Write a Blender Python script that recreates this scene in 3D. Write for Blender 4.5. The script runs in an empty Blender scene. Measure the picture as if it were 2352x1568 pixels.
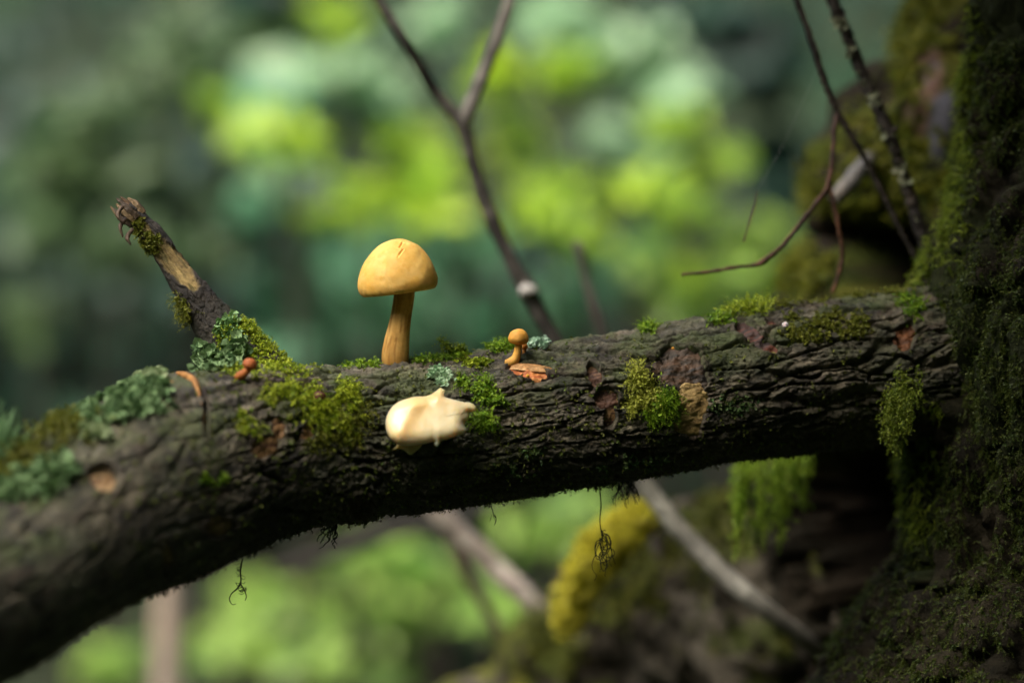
import bpy, math, random
import numpy as np
RS = np.random.RandomState(7)
random.seed(7)
sc = bpy.context.scene

# ------------------------------------------------------------------ camera, world, sun, exposure
D = 0.94                       # camera to the plane of the large mushroom (m)
LENS = 85.0
WF = 36.0 / LENS * D           # width seen at that plane
K = WF / 2352.0
Z0 = 0.62                      # height of the camera above the ground
cam_d = bpy.data.cameras.new('camera')
cam = bpy.data.objects.new('camera', cam_d)
sc.collection.objects.link(cam)
cam.location = (0, -D, Z0)
cam.rotation_euler = (math.radians(90), 0, 0)
cam_d.lens = LENS
cam_d.sensor_width = 36.0
cam_d.clip_start = 0.02
cam_d.clip_end = 500
cam_d.dof.use_dof = True
cam_d.dof.focus_distance = D - 0.016
cam_d.dof.aperture_fstop = 3.3
sc.camera = cam

SUN_TO = np.array([-0.40, -0.44, 0.80]); SUN_TO /= np.linalg.norm(SUN_TO)
elev = math.asin(SUN_TO[2]); azim = math.atan2(SUN_TO[0], SUN_TO[1])
world = bpy.data.worlds.new('World'); sc.world = world
world.use_nodes = True
wn = world.node_tree
for n in list(wn.nodes): wn.nodes.remove(n)
wo = wn.nodes.new('ShaderNodeOutputWorld'); wb = wn.nodes.new('ShaderNodeBackground')
sky = wn.nodes.new('ShaderNodeTexSky'); sky.sky_type = 'NISHITA'; sky.sun_disc = False
sky.sun_elevation = elev; sky.sun_rotation = azim
sky.air_density = 0.8; sky.dust_density = 4.0; sky.ozone_density = 0.4
wb.inputs['Strength'].default_value = 0.145
wn.links.new(sky.outputs[0], wb.inputs['Color']); wn.links.new(wb.outputs[0], wo.inputs['Surface'])
sun_d = bpy.data.lights.new('sun', 'SUN'); sun_d.energy = 2.8; sun_d.angle = math.radians(48)
sun_d.color = (1.0, 0.98, 0.91)
sun = bpy.data.objects.new('sun', sun_d); sc.collection.objects.link(sun)
from mathutils import Vector
sun.rotation_euler = Vector(SUN_TO).to_track_quat('Z', 'Y').to_euler()
sun.location = Vector(SUN_TO) * 20
sc.view_settings.view_transform = 'Standard'
sc.view_settings.look = 'None'
sc.view_settings.exposure = 1.48
sc.view_settings.gamma = 1.0
sc.render.engine = 'CYCLES'
sc.cycles.use_denoising = True
sc.cycles.max_bounces = 6
sc.cycles.transparent_max_bounces = 6
sc.cycles.caustics_reflective = False
sc.cycles.caustics_refractive = False

# ------------------------------------------------------------------ numpy helpers
def P(dx, dy, y):
    s = 1 + y / D
    return np.array([(dx - 1176) * K * s, y, Z0 + (784 - dy) * K * s])
def proj(V):
    s = 1 + V[..., 1] / D
    return np.stack([V[..., 0] / (K * s) + 1176, 784 - (V[..., 2] - Z0) / (K * s)], -1)
def norm(v):
    return v / np.maximum(np.linalg.norm(v, axis=-1, keepdims=True), 1e-12)
def sst(a, b, x):
    t = np.clip((x - a) / (b - a), 0, 1); return t * t * (3 - 2 * t)
def _h(i, j, k, seed=0):
    n = (i.astype(np.int64) * 374761393 + j.astype(np.int64) * 668265263 + k.astype(np.int64) * 2147483647 + seed * 974711) & 0xFFFFFFFF
    n = ((n ^ (n >> 13)) * 1274126177) & 0xFFFFFFFF
    n = ((n ^ (n >> 16)) * 2246822519) & 0xFFFFFFFF
    n = n ^ (n >> 15)
    return (n & 0xFFFFFF).astype(np.float64) / 0xFFFFFF
def vnoise(p, seed=0):
    f = np.floor(p); i = f.astype(np.int64); t = p - f; t = t * t * t * (t * (t * 6 - 15) + 10)
    r = 0
    for a in (0, 1):
        for b in (0, 1):
            for c in (0, 1):
                w = (t[..., 0] if a else 1 - t[..., 0]) * (t[..., 1] if b else 1 - t[..., 1]) * (t[..., 2] if c else 1 - t[..., 2])
                r = r + w * _h(i[..., 0] + a, i[..., 1] + b, i[..., 2] + c, seed)
    return r
def fbm(p, oct=4, seed=0, gain=0.5):
    r = 0; a = 1; tot = 0
    for o in range(oct):
        r = r + a * vnoise(p * (2.03 ** o) + o * 17.3, seed + o); tot += a; a *= gain
    return r / tot
def voro(p, seed=0):
    f = np.floor(p).astype(np.int64); t = p - f
    d1 = np.full(p.shape[:-1], 9.0); d2 = d1.copy()
    for a in (-1, 0, 1):
        for b in (-1, 0, 1):
            for c in (-1, 0, 1):
                i, j, k = f[..., 0] + a, f[..., 1] + b, f[..., 2] + c
                ox = a + _h(i, j, k, seed) - t[..., 0]; oy = b + _h(i, j, k, seed + 1) - t[..., 1]; oz = c + _h(i, j, k, seed + 2) - t[..., 2]
                d = np.sqrt(ox * ox + oy * oy + oz * oz)
                d2 = np.minimum(d2, np.maximum(d, d1)); d1 = np.minimum(d1, d)
    return d1, d2
def catmull(pts, n):
    pts = np.asarray(pts, float)
    q = np.vstack([2 * pts[0] - pts[1], pts, 2 * pts[-1] - pts[-2]])
    seg = len(pts) - 1
    u = np.linspace(0, seg, max(400, seg * 40)); i = np.minimum(u.astype(int), seg - 1); t = (u - i)[:, None]
    a, b, c, d = q[i], q[i + 1], q[i + 2], q[i + 3]
    r = 0.5 * (2 * b + (c - a) * t + (2 * a - 5 * b + 4 * c - d) * t * t + (3 * b - a - 3 * c + d) * t ** 3)
    L = np.concatenate([[0], np.cumsum(np.linalg.norm(np.diff(r[:, :3], axis=0), axis=1))])
    s = np.linspace(0, L[-1], n) if np.isscalar(n) else np.asarray(n) * L[-1]
    return np.stack([np.interp(s, L, r[:, c]) for c in range(r.shape[1])], 1), s

# ------------------------------------------------------------------ blender helpers
COL = sc.collection
def grid_faces(nu, nv, wrap=True):
    i = np.arange(nu - 1)[:, None]; j = np.arange(nv if wrap else nv - 1)[None, :]
    jn = (j + 1) % nv
    a = i * nv + j; b = i * nv + jn; c = (i + 1) * nv + jn; d = (i + 1) * nv + j
    return np.stack(np.broadcast_arrays(a, b, c, d), -1).reshape(-1, 4)
def mesh_from(name, V, F, col=None, smooth=True):
    me = bpy.data.meshes.new(name)
    V = np.asarray(V, np.float32); F = np.asarray(F, np.int32)
    k = F.shape[1]
    me.vertices.add(len(V)); me.vertices.foreach_set('co', V.ravel())
    me.loops.add(F.size); me.loops.foreach_set('vertex_index', F.ravel())
    me.polygons.add(len(F)); me.polygons.foreach_set('loop_start', np.arange(0, F.size, k, dtype=np.int32))
    me.polygons.foreach_set('use_smooth', np.full(len(F), smooth))
    if col is not None:
        at = me.attributes.new('Col', 'FLOAT_COLOR', 'POINT')
        c = np.ones((len(V), 4), np.float32); c[:, :3] = col
        at.data.foreach_set('color', c.ravel())
    me.update(calc_edges=True); me.validate()
    return me
BASE = {}
def thing(name, label, cat, base, group=None):
    o = bpy.data.objects.new(name, None); COL.objects.link(o); o.location = base
    o.empty_display_size = 0.01
    BASE[o] = np.asarray(base, float)
    o['label'] = label; o['category'] = cat
    if group: o['group'] = group
    return o
def part(name, V, F, mat, parent, col=None, smooth=True, kind=None):
    b = BASE[parent]
    o = bpy.data.objects.new(name, mesh_from(name, np.asarray(V) - b, F, col, smooth)); COL.objects.link(o)
    o.data.materials.append(mat); o.parent = parent; BASE[o] = b
    if kind: o['kind'] = kind
    return o
def single(name, V, F, mat, label, cat, col=None, group=None, kind=None, smooth=True, base=None):
    V = np.asarray(V)
    b = V[V[:, 2].argmin()] if base is None else np.asarray(base)
    o = bpy.data.objects.new(name, mesh_from(name, V - b, F, col, smooth)); COL.objects.link(o)
    o.location = b; o.data.materials.append(mat); BASE[o] = b
    if kind: o['kind'] = kind
    if label: o['label'] = label
    if cat: o['category'] = cat
    if group: o['group'] = group
    return o

def mat(name, color=None, rough=0.7, spec=0.4, bump=None, var=0.35, vscale=400.0, sss=0.0, sss_r=(1, .5, .2), sss_s=0.003,
        trans=0.0, coat=0.0, coat_r=0.1, tint=None):
    """color None -> vertex attribute Col; var: brightness mottling; bump: list of (scale, height m)"""
    m = bpy.data.materials.new(name); m.use_nodes = True
    nt = m.node_tree; N = nt.nodes; Lk = nt.links
    bs = N['Principled BSDF']; out = N['Material Output']
    tc = N.new('ShaderNodeTexCoord')
    if color is None:
        c = N.new('ShaderNodeAttribute'); c.attribute_name = 'Col'; csock = c.outputs['Color']
    else:
        c = N.new('ShaderNodeRGB'); c.outputs[0].default_value = (*color, 1); csock = c.outputs[0]
    if var > 0:
        nz = N.new('ShaderNodeTexNoise'); nz.inputs['Scale'].default_value = vscale; nz.inputs['Detail'].default_value = 4
        nz.inputs['Roughness'].default_value = 0.65
        Lk.new(tc.outputs['Object'], nz.inputs['Vector'])
        mr = N.new('ShaderNodeMapRange'); mr.inputs[1].default_value = 0.3; mr.inputs[2].default_value = 0.7
        mr.inputs[3].default_value = 1 - var; mr.inputs[4].default_value = 1 + var
        Lk.new(nz.outputs[0], mr.inputs[0])
        mx = N.new('ShaderNodeMix'); mx.data_type = 'RGBA'; mx.blend_type = 'MULTIPLY'; mx.inputs[0].default_value = 1
        Lk.new(csock, mx.inputs[6]); Lk.new(mr.outputs[0], mx.inputs[7]); csock = mx.outputs[2]
    if tint is not None:
        nz2 = N.new('ShaderNodeTexNoise'); nz2.inputs['Scale'].default_value = tint[1]; nz2.inputs['Detail'].default_value = 3
        Lk.new(tc.outputs['Object'], nz2.inputs['Vector'])
        mr2 = N.new('ShaderNodeMapRange'); mr2.inputs[1].default_value = 0.5; mr2.inputs[2].default_value = 0.68
        mr2.inputs[3].default_value = 0; mr2.inputs[4].default_value = tint[2]
        Lk.new(nz2.outputs[0], mr2.inputs[0])
        mx2 = N.new('ShaderNodeMix'); mx2.data_type = 'RGBA'; mx2.inputs[7].default_value = (*tint[0], 1)
        Lk.new(mr2.outputs[0], mx2.inputs[0]); Lk.new(csock, mx2.inputs[6]); csock = mx2.outputs[2]
    Lk.new(csock, bs.inputs['Base Color'])
    bs.inputs['Roughness'].default_value = rough
    bs.inputs['Specular IOR Level'].default_value = spec
    if sss > 0:
        bs.inputs['Subsurface Weight'].default_value = sss
        bs.inputs['Subsurface Radius'].default_value = sss_r
        bs.inputs['Subsurface Scale'].default_value = sss_s
    if coat > 0:
        bs.inputs['Coat Weight'].default_value = coat; bs.inputs['Coat Roughness'].default_value = coat_r
    if bump:
        last = None
        for s_, h_ in bump:
            nb = N.new('ShaderNodeTexNoise'); nb.inputs['Scale'].default_value = s_; nb.inputs['Detail'].default_value = 5
            nb.inputs['Roughness'].default_value = 0.6
            Lk.new(tc.outputs['Object'], nb.inputs['Vector'])
            bp = N.new('ShaderNodeBump'); bp.inputs['Distance'].default_value = h_; bp.inputs['Strength'].default_value = 1.0
            Lk.new(nb.outputs[0], bp.inputs['Height'])
            if last: Lk.new(last.outputs[0], bp.inputs['Normal'])
            last = bp
        Lk.new(last.outputs[0], bs.inputs['Normal'])
    if trans > 0:
        tr = N.new('ShaderNodeBsdfTranslucent'); Lk.new(csock, tr.inputs['Color'])
        ms = N.new('ShaderNodeMixShader'); ms.inputs[0].default_value = trans
        Lk.new(bs.outputs[0], ms.inputs[1]); Lk.new(tr.outputs[0], ms.inputs[2]); Lk.new(ms.outputs[0], out.inputs['Surface'])
    return m

M_bark = mat('bark', rough=0.62, spec=0.45, bump=[(800, 0.0010), (2600, 0.0008)], var=0.45, vscale=500)
M_wood = mat('bare_wood', rough=0.6, spec=0.4, bump=[(900, 0.0006)], var=0.35, vscale=600)
M_trunk = mat('trunk_bark', rough=0.85, spec=0.12, bump=[(400, 0.0016), (1500, 0.0006)], var=0.45, vscale=300)
M_moss = mat('moss', rough=0.5, spec=0.35, var=0.25, vscale=500, trans=0.35)
M_lichen = mat('lichen', rough=0.75, spec=0.25, var=0.2, vscale=900, trans=0.12, bump=[(1800, 0.0003)])
M_leaf = mat('leaf', rough=0.42, spec=0.45, var=0.2, vscale=30, trans=0.45)
M_twig = mat('twig_bark', rough=0.75, spec=0.3, var=0.4, vscale=300, bump=[(600, 0.0006)])
M_cap = mat('mushroom_cap', rough=0.6, spec=0.3, var=0.08, vscale=160, sss=0.25, sss_r=(1, .45, .12), sss_s=0.002, bump=[(700, 0.00009), (2500, 0.00006)])
M_stem = mat('mushroom_stem', rough=0.65, spec=0.3, var=0.12, vscale=500, sss=0.15, sss_r=(1, .45, .12), sss_s=0.0015, bump=[(1200, 0.00012)])
M_jelly = mat('jelly_fungus', rough=0.34, spec=0.4, var=0.05, vscale=200, sss=0.8, sss_r=(1, .7, .4), sss_s=0.005, coat=0.25, coat_r=0.05)
M_soil = mat('forest_soil', color=(0.024, 0.032, 0.017), rough=0.95, spec=0.1, var=0.6, vscale=5, bump=[(40, 0.02)], tint=((0.016, 0.045, 0.022), 1.6, 0.8))

# ------------------------------------------------------------------ shape helpers
def frames(C, up=(0, 0, 1)):
    T = norm(np.gradient(C, axis=0)); up = np.asarray(up, float)
    F = norm(np.cross(T, up))          # for T=+x, up=z : T x z = -y  (towards the camera)
    U = norm(np.cross(F, T))
    return T, U, F
def ctrl3(ctrl):
    """rows (dx, dy, y, r) in photograph units -> xyz + radius in metres"""
    return np.array([[*P(a, b, c), r * K * (1 + c / D)] for a, b, c, r in ctrl])
def tube(pts, n=40, nt=8, up=(0, 1, 0), rough=0.12, seed=0, freq=300.0, cap=True):
    c, s = catmull(pts, n); C = c[:, :3]; R = c[:, 3]
    T, U, F = frames(C, up)
    th = np.linspace(0, 2 * np.pi, nt, endpoint=False)
    d = np.cos(th)[None, :, None] * U[:, None] + np.sin(th)[None, :, None] * F[:, None]
    V = C[:, None] + d * R[:, None, None]
    if rough > 0:
        nn = fbm(V * freq, 3, seed) - 0.5
        V = V + d * (nn * 2 * rough * R[:, None])[..., None]
    V = V.reshape(-1, 3); Fc = grid_faces(len(C), nt)
    if cap:
        k = len(V); V = np.vstack([V, C[0] - T[0] * R[0] * .3, C[-1] + T[-1] * R[-1] * .3])
        j = np.arange(nt); jn = (j + 1) % nt; e = (len(C) - 1) * nt
        Fc = np.vstack([Fc, np.stack([np.full(nt, k), jn, j, j], 1)[:, [0, 1, 2, 2]], np.stack([np.full(nt, k + 1), e + j, e + jn, e + jn], 1)])
        Fc = Fc.copy()
    return V, Fc
def tri_fix(F):
    """split quads with a doubled index are kept as triangles: return all-triangle array"""
    a = F[:, [0, 1, 2]]; b = F[:, [0, 2, 3]]
    t = np.vstack([a, b]); ok = (t[:, 0] != t[:, 1]) & (t[:, 1] != t[:, 2]) & (t[:, 0] != t[:, 2])
    return t[ok]
def noise_col(V, c1, c2, c3, f, seed=0, lo=.38, hi=.62):
    a = sst(lo, hi, fbm(V * f, 4, seed))[..., None]; b = sst(.5, .72, fbm(V * f * 1.7 + 31, 4, seed + 9))[..., None]
    c = np.asarray(c1) * (1 - a) + np.asarray(c2) * a
    return c * (1 - b) + np.asarray(c3) * b

def shoots(Pt, Nn, length, cols, joints=6, leaf=0.0011, per=3, droop=0.0, wild=0.9, rs=RS, width=0.45):
    """small leafy moss shoots: returns V, F(quads), col"""
    n = len(Pt); length = np.broadcast_to(length, (n,)) * rs.uniform(.6, 1.3, n)
    d = norm(Nn + rs.normal(0, wild, (n, 3))); p = Pt - d * 0.0005
    bend = rs.normal(0, .25, (n, 3)); bend[:, 2] -= droop
    Vs = []; Cs = []
    step = (length / joints)[:, None]
    for j in range(joints):
        d = norm(d + bend / joints * 1.6); p = p + d * step
        taper = (1.0 - 0.45 * j / joints) * rs.uniform(.75, 1.25, n)[:, None]
        for q in range(per):
            r = norm(np.cross(d, rs.normal(0, 1, (n, 3)))); o = norm(r * 0.9 + d * 0.75); w = norm(np.cross(o, d)) * leaf * width * taper
            tip = p + o * leaf * taper * 1.5; mid = p + o * leaf * taper * 0.6 + d * leaf * .1
            Vs.append(np.stack([p, mid + w, tip, mid - w], 1))
            g = (0.7 + 0.5 * j / joints) * rs.uniform(.8, 1.2, n)[:, None]
            Cs.append(np.repeat((cols * g)[:, None], 4, 1))
    V = np.stack(Vs, 1).reshape(-1, 3); C = np.stack(Cs, 1).reshape(-1, 3)
    F = np.arange(len(V)).reshape(-1, 4)
    return V, F, np.clip(C, 0, 1)
def lobes(Pt, Nn, size, cols, rs=RS, seg=7):
    """small crinkled leaf-like lichen lobes"""
    n = len(Pt); size = np.broadcast_to(size, (n,)) * rs.uniform(.35, 1.9, n) ** 1.2
    N1 = norm(Nn + rs.normal(0, .85, (n, 3))); A = norm(np.cross(N1, rs.normal(0, 1, (n, 3)))); B = np.cross(N1, A)
    Vs = [Pt - N1 * 0.0003]
    a0 = rs.uniform(0, 6.28, n)
    for k in range(seg):
        a = a0 + k * 2 * np.pi / seg; r = size * rs.uniform(.55, 1.1, n); lift = size * rs.uniform(-.05, .65, n)
        Vs.append(Pt + A * (np.cos(a) * r)[:, None] + B * (np.sin(a) * r)[:, None] + N1 * lift[:, None])
    V = np.stack(Vs, 1); m = seg + 1
    F = np.array([[0, 1 + k, 1 + (k + 1) % seg] for k in range(seg)])
    F = (np.arange(n)[:, None, None] * m + F[None]).reshape(-1, 3)
    C = np.repeat(cols[:, None], m, 1); C = C * rs.uniform(.8, 1.25, C.shape[:2])[..., None]
    return V.reshape(-1, 3), F, np.clip(C.reshape(-1, 3), 0, 1)
def pick(V, Nn, ell, n, rs=RS, seed=3, nf=120., thr=.47, vis=0.25):
    """choose n points of a surface inside ellipses (dx,dy,rx,ry) with ragged edges"""
    uv = proj(V); w = np.zeros(len(V))
    for cx, cy, rx, ry in ell:
        q = np.sqrt(((uv[:, 0] - cx) / rx) ** 2 + ((uv[:, 1] - cy) / ry) ** 2)
        w = np.maximum(w, np.clip(1.4 - q, 0, 1) ** 1.4)
    view = norm(V - np.array([0, -D, Z0])); ok = (Nn * view).sum(1) < vis
    w = w * ok * sst(thr - .08, thr + .05, fbm(V * nf, 4, seed) * .95 + w * .12)
    if w.sum() <= 0: return np.zeros((0, 3)), np.zeros((0, 3))
    i = rs.choice(len(V), n, p=w / w.sum())
    return V[i] + rs.normal(0, .0002, (n, 3)), Nn[i]
def colmix(n, a, b, rs=RS):
    t = rs.uniform(0, 1, (n, 1)); return np.asarray(a) * (1 - t) + np.asarray(b) * t
def gnormals(V3, wrap=True):
    du = np.gradient(V3, axis=0)
    dv = (np.roll(V3, -1, 1) - np.roll(V3, 1, 1)) if wrap else np.gradient(V3, axis=1)
    return norm(np.cross(dv, du))

# ------------------------------------------------------------------ ground: a wooded gully, unseen banks behind and beside added to block low light
def ground():
    g = np.concatenate([-np.geomspace(60, 0.3, 90), np.linspace(-.25, .25, 6), np.geomspace(.3, 60, 90)])
    X, Y = np.meshgrid(g, g, indexing='ij')
    front = np.maximum(0, Y - 2.6); back = np.maximum(0, -Y - 1.7); side = np.maximum(0, np.abs(X) - 3.0)
    Z = 0.75 * front ** 1.05 + .9 * back + .55 * side
    Z = 34 * (1 - np.exp(-Z / 34))
    pp = np.stack([X, Y, X * 0], -1)
    Z = Z + (fbm(pp * .8, 4, 5) - .5) * .35 * sst(0.8, 2.5, np.hypot(X, Y)) + (fbm(pp * 7, 3, 8) - .5) * .05
    V = np.stack([X, Y, Z], -1).reshape(-1, 3)
    F = grid_faces(len(g), len(g), False)
    o = single('ground', V, F, M_soil, None, None, base=(0, 0, 0)); o['kind'] = 'structure'
ground()

# ------------------------------------------------------------------ the fallen branch
LOG = [(-4800, 3900, -.42, 250), (-1600, 2200, -.30, 235), (-300, 1480, -.165, 215), (0, 1332, -.12, 205), (200, 1186, -.085, 226),
       (400, 1104, -.055, 226), (600, 1038, -.03, 204), (800, 1012, -.012, 176), (1000, 1000, .0, 174), (1250, 962, .006, 173),
       (1500, 925, .012, 171), (1750, 880, .022, 172), (2000, 846, .036, 172), (2250, 812, .05, 172), (2480, 790, .07, 165)]
lc = ctrl3(LOG)
_c, _s = catmull(lc, 3000)
Ltot = _s[-1]; _u = proj(_c[:, :3])[:, 0]
sa = np.interp(-120, _u, _s); NS = 1150
slist = np.concatenate([np.linspace(0, sa, 90)[:-1], np.linspace(sa, Ltot, NS)]) / Ltot
lcs, ls = catmull(lc, slist)
LC = lcs[:, :3]; LR = lcs[:, 3]
LT, LU, LF = frames(LC)
NT = 300
_t = np.linspace(0, 1, NT, endpoint=False)
dens = 1 + 1.6 * np.exp(-((np.arange(720) / 720 * 360 - 85 + 540) % 360 - 180) ** 2 / (2 * 62. ** 2))
cd = np.concatenate([[0], np.cumsum(dens)]); cd /= cd[-1]
LTH = np.interp(_t, cd, np.linspace(0, 2 * np.pi, 721))
def log_base(roff=0.0):
    d = np.cos(LTH)[None, :, None] * LU[:, None] + np.sin(LTH)[None, :, None] * LF[:, None]
    return LC[:, None] + d * (LR[:, None] + roff)[..., None], d
LB, Ld = log_base()
q = np.stack([np.repeat(ls[:, None], NT, 1), np.cos(LTH)[None] * LR[:, None], np.sin(LTH)[None] * LR[:, None]], -1)
A = lambda fs, ft: np.array([fs, ft, ft])
uv0 = proj(LB)
facing = (Ld[..., 1] < 0.35)
def blob(u, v, cx, cy, rx, ry, rot=0, seed=0, ragged=.5, f=1 / 28.):
    c, s_ = math.cos(math.radians(rot)), math.sin(math.radians(rot))
    du, dv = u - cx, v - cy; a = (c * du + s_ * dv) / rx; b = (-s_ * du + c * dv) / ry
    n = fbm(np.stack([u * f, v * f, u * 0 + seed * 7.7], -1), 3, seed) - .5
    return 1 - np.sqrt(a * a + b * b) + n * 2 * ragged
# openings in the bark: (shapes, depth of the wood below the bark, colours, fibre amplitude)
SC = {
 'orange': dict(sh=[(1216, 849, 46, 20, 8)], dep=.0014, cols=((.58, .24, .07), (.52, .19, .05), (.40, .10, .025))),
 'hollow': dict(sh=[(1365, 858, 16, 26, -25), (1388, 915, 30, 30, 0), (1402, 960, 16, 26, 10)], dep=.0022, cols=((.10, .045, .025), (.30, .17, .07), (.05, .02, .012))),
 'dark': dict(sh=[(1560, 835, 58, 46, 0), (1600, 875, 28, 26, 0)], dep=.0018, cols=((.045, .032, .020), (.09, .048, .024), (.028, .024, .02))),
 'tan': dict(sh=[(1592, 930, 37, 52, 4), (1582, 978, 32, 26, 0)], dep=.0012, cols=((.44, .30, .11), (.34, .22, .075), (.16, .10, .03))),
 'redcrack': dict(sh=[(1722, 756, 34, 18, 25), (1762, 795, 30, 15, 20), (1775, 738, 20, 10, 15)], dep=.002, cols=((.05, .025, .018), (.14, .045, .025), (.03, .018, .015))),
 'torn': dict(sh=[(2083, 772, 22, 36, 12)], dep=.0018, cols=((.22, .085, .03), (.16, .06, .02), (.08, .03, .012))),
 'knothole': dict(sh=[(238, 1095, 38, 30, 20)], dep=.003, cols=((.55, .36, .18), (.35, .20, .09), (.16, .08, .04))),
 'slit': dict(sh=[(425, 872, 46, 9, 38), (455, 905, 26, 8, 62), (470, 960, 9, 46, 0)], dep=.0028, cols=((.42, .21, .06), (.36, .17, .05), (.10, .05, .02))),
 'patch_a': dict(sh=[(505, 1212, 36, 24, -15)], dep=.0012, cols=((.24, .15, .06), (.16, .09, .035), (.09, .05, .02))),
 'patch_b': dict(sh=[(610, 1025, 34, 24, -30), (640, 985, 16, 22, 0)], dep=.0012, cols=((.26, .14, .05), (.20, .11, .04), (.10, .04, .02))),
 'patch_c': dict(sh=[(712, 990, 15, 26, 20)], dep=.001, cols=((.28, .15, .06), (.20, .10, .04), (.12, .06, .02))),
 'patch_d': dict(sh=[(385, 1275, 12, 22, 5)], dep=.001, cols=((.26, .18, .08), (.18, .12, .05), (.10, .06, .02))),
}
def scar_mask(sh, u, v, seed):
    m = np.full(u.shape, -9.)
    for k, s_ in enumerate(sh):
        m = np.maximum(m, blob(u, v, *s_, seed=seed + k, ragged=.38))
    return m
cut = np.zeros(LB.shape[:2]); lip = np.zeros_like(cut)
for k, (nm, S) in enumerate(SC.items()):
    m = scar_mask(S['sh'], uv0[..., 0], uv0[..., 1], 40 + k * 3); m[~facing] = -9
    cut = np.maximum(cut, sst(-.02, .12, m) * (S['dep'] + .0022))
    lip = np.maximum(lip, sst(-.45, -.1, m) * (1 - sst(-.1, .05, m)))
wq = q + (np.stack([fbm(q * 60, 3, 71), fbm(q * 60, 3, 72), fbm(q * 60, 3, 73)], -1) - .5) * .0045
d1, d2 = voro(wq * A(80, 280), 11); crack = sst(.16, .0, d2 - d1)
d1b, d2b = voro(wq * A(330, 800) + 9, 17); crack2 = sst(.20, .0, d2b - d1b)
big = fbm(q * 26, 3, 1) - .5
ridg = 1 - np.abs(fbm(wq * A(95, 260), 4, 23) * 2 - 1); furrow = sst(.80, .97, ridg) * sst(.4, .6, fbm(q * 45, 2, 29))
fine = fbm(q * A(420, 800), 4, 3) - .5
plate = sst(.42, .6, fbm(wq * A(140, 300), 3, 37))
smooth_left = sst(620, 420, uv0[..., 0])[..., None][..., 0]        # the near thick end has smoother bark
d1c, d2c = voro(wq * A(17, 125) + 3, 19); crack3 = sst(.085, .0, d2c - d1c)
fine2 = fbm(wq * A(900, 1700), 3, 7) - .5
sm = 1 - .72 * smooth_left
disp = .0040 * big - .0007 * crack * sst(.42, .6, fbm(q * 55, 3, 5)) * sm - .0004 * crack2 * sm - .0030 * crack3 * sm - .0007 * furrow * sm + .0012 * fine * (1 - .5 * smooth_left) + .0010 * fine2 * sm + .0007 * plate * sm
disp += .0005 * lip - cut
# knot with wrinkled collar (a shed side branch) on the lower front
ku, kv = 826, 1150
kd = np.sqrt(((uv0[..., 0] - ku) / 52) ** 2 + ((uv0[..., 1] - kv) / 48) ** 2); kd[~facing] = 9
disp += .0045 * np.exp(-(kd / 1.15) ** 2) - .0035 * sst(.72, .4, kd) + .0006 * np.sin(kd * 22) * np.exp(-(kd / 1.3) ** 2)
ks = np.exp(-((uv0[..., 0] - 835) / 55) ** 2 - ((uv0[..., 1] - 1068) / 60) ** 2) * facing
disp += ks * (.002 + .0009 * np.sin(kd * 17 + 5 * fbm(q * 150, 2, 44)))
# swelling below the stub and hump near the left
hb = np.exp(-((uv0[..., 0] - 380) / 120) ** 2 - ((uv0[..., 1] - 900) / 110) ** 2); disp += .004 * hb
LV = LB + Ld * disp[..., None]
LN = gnormals(LV)
if (LN * Ld).sum(-1).mean() < 0: LN = -LN
c = noise_col(q, (.275, .222, .145), (.175, .148, .090), (.055, .044, .030), A(55, 90) , 51)
gm = sst(.45, .66, fbm(q * A(60, 85) + 4, 4, 61)); c = c * (1 - .55 * gm[..., None]) + np.array([.085, .105, .038]) * .55 * gm[..., None]
pm = sst(.58, .72, fbm(q * A(90, 150) + 8, 4, 64)); c = c * (1 - .6 * pm[..., None]) + np.array([.27, .24, .17]) * .6 * pm[..., None]
rm = sst(.62, .74, fbm(q * A(80, 110) + 15, 4, 66)); c = c * (1 - .5 * rm[..., None]) + np.array([.085, .042, .026]) * .5 * rm[..., None]
c = c * (.15 + 1.7 * fbm(q * A(130, 190), 4, 68))[..., None] * (.35 + 1.3 * fbm(wq * A(480, 1000), 3, 69))[..., None]
c = c * np.array([.60, .62, .62])
film = (sst(.0, .6, Ld[..., 2]) * sst(.47, .62, fbm(q * A(70, 110) + 21, 4, 74)))[..., None] * .6; c = c * (1 - film) + np.array([.085, .115, .028]) * film
under = sst(-.05, -.75, Ld[..., 2])[..., None]        # underside bark blended towards dark olive-brown
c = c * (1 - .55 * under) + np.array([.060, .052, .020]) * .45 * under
kc = (sst(.85, .5, kd) * .8)[..., None]; c = c * (1 - kc) + np.array([.075, .040, .020]) * kc
lw = (lip * .6)[..., None]; c = c * (1 - lw) + np.array([.05, .028, .02]) * lw
LVf, LNf = LV.reshape(-1, 3), LN.reshape(-1, 3)
nlog = len(slist)
log = thing('fallen_branch', 'thick mossy fallen branch with cracked bark and a broken side stub', 'branch', LC[0])
Fl = grid_faces(nlog, NT)
cen = np.vstack([LVf, LC[0], LC[-1]])
part('bark', LVf, Fl, M_bark, log, c.reshape(-1, 3))
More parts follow.
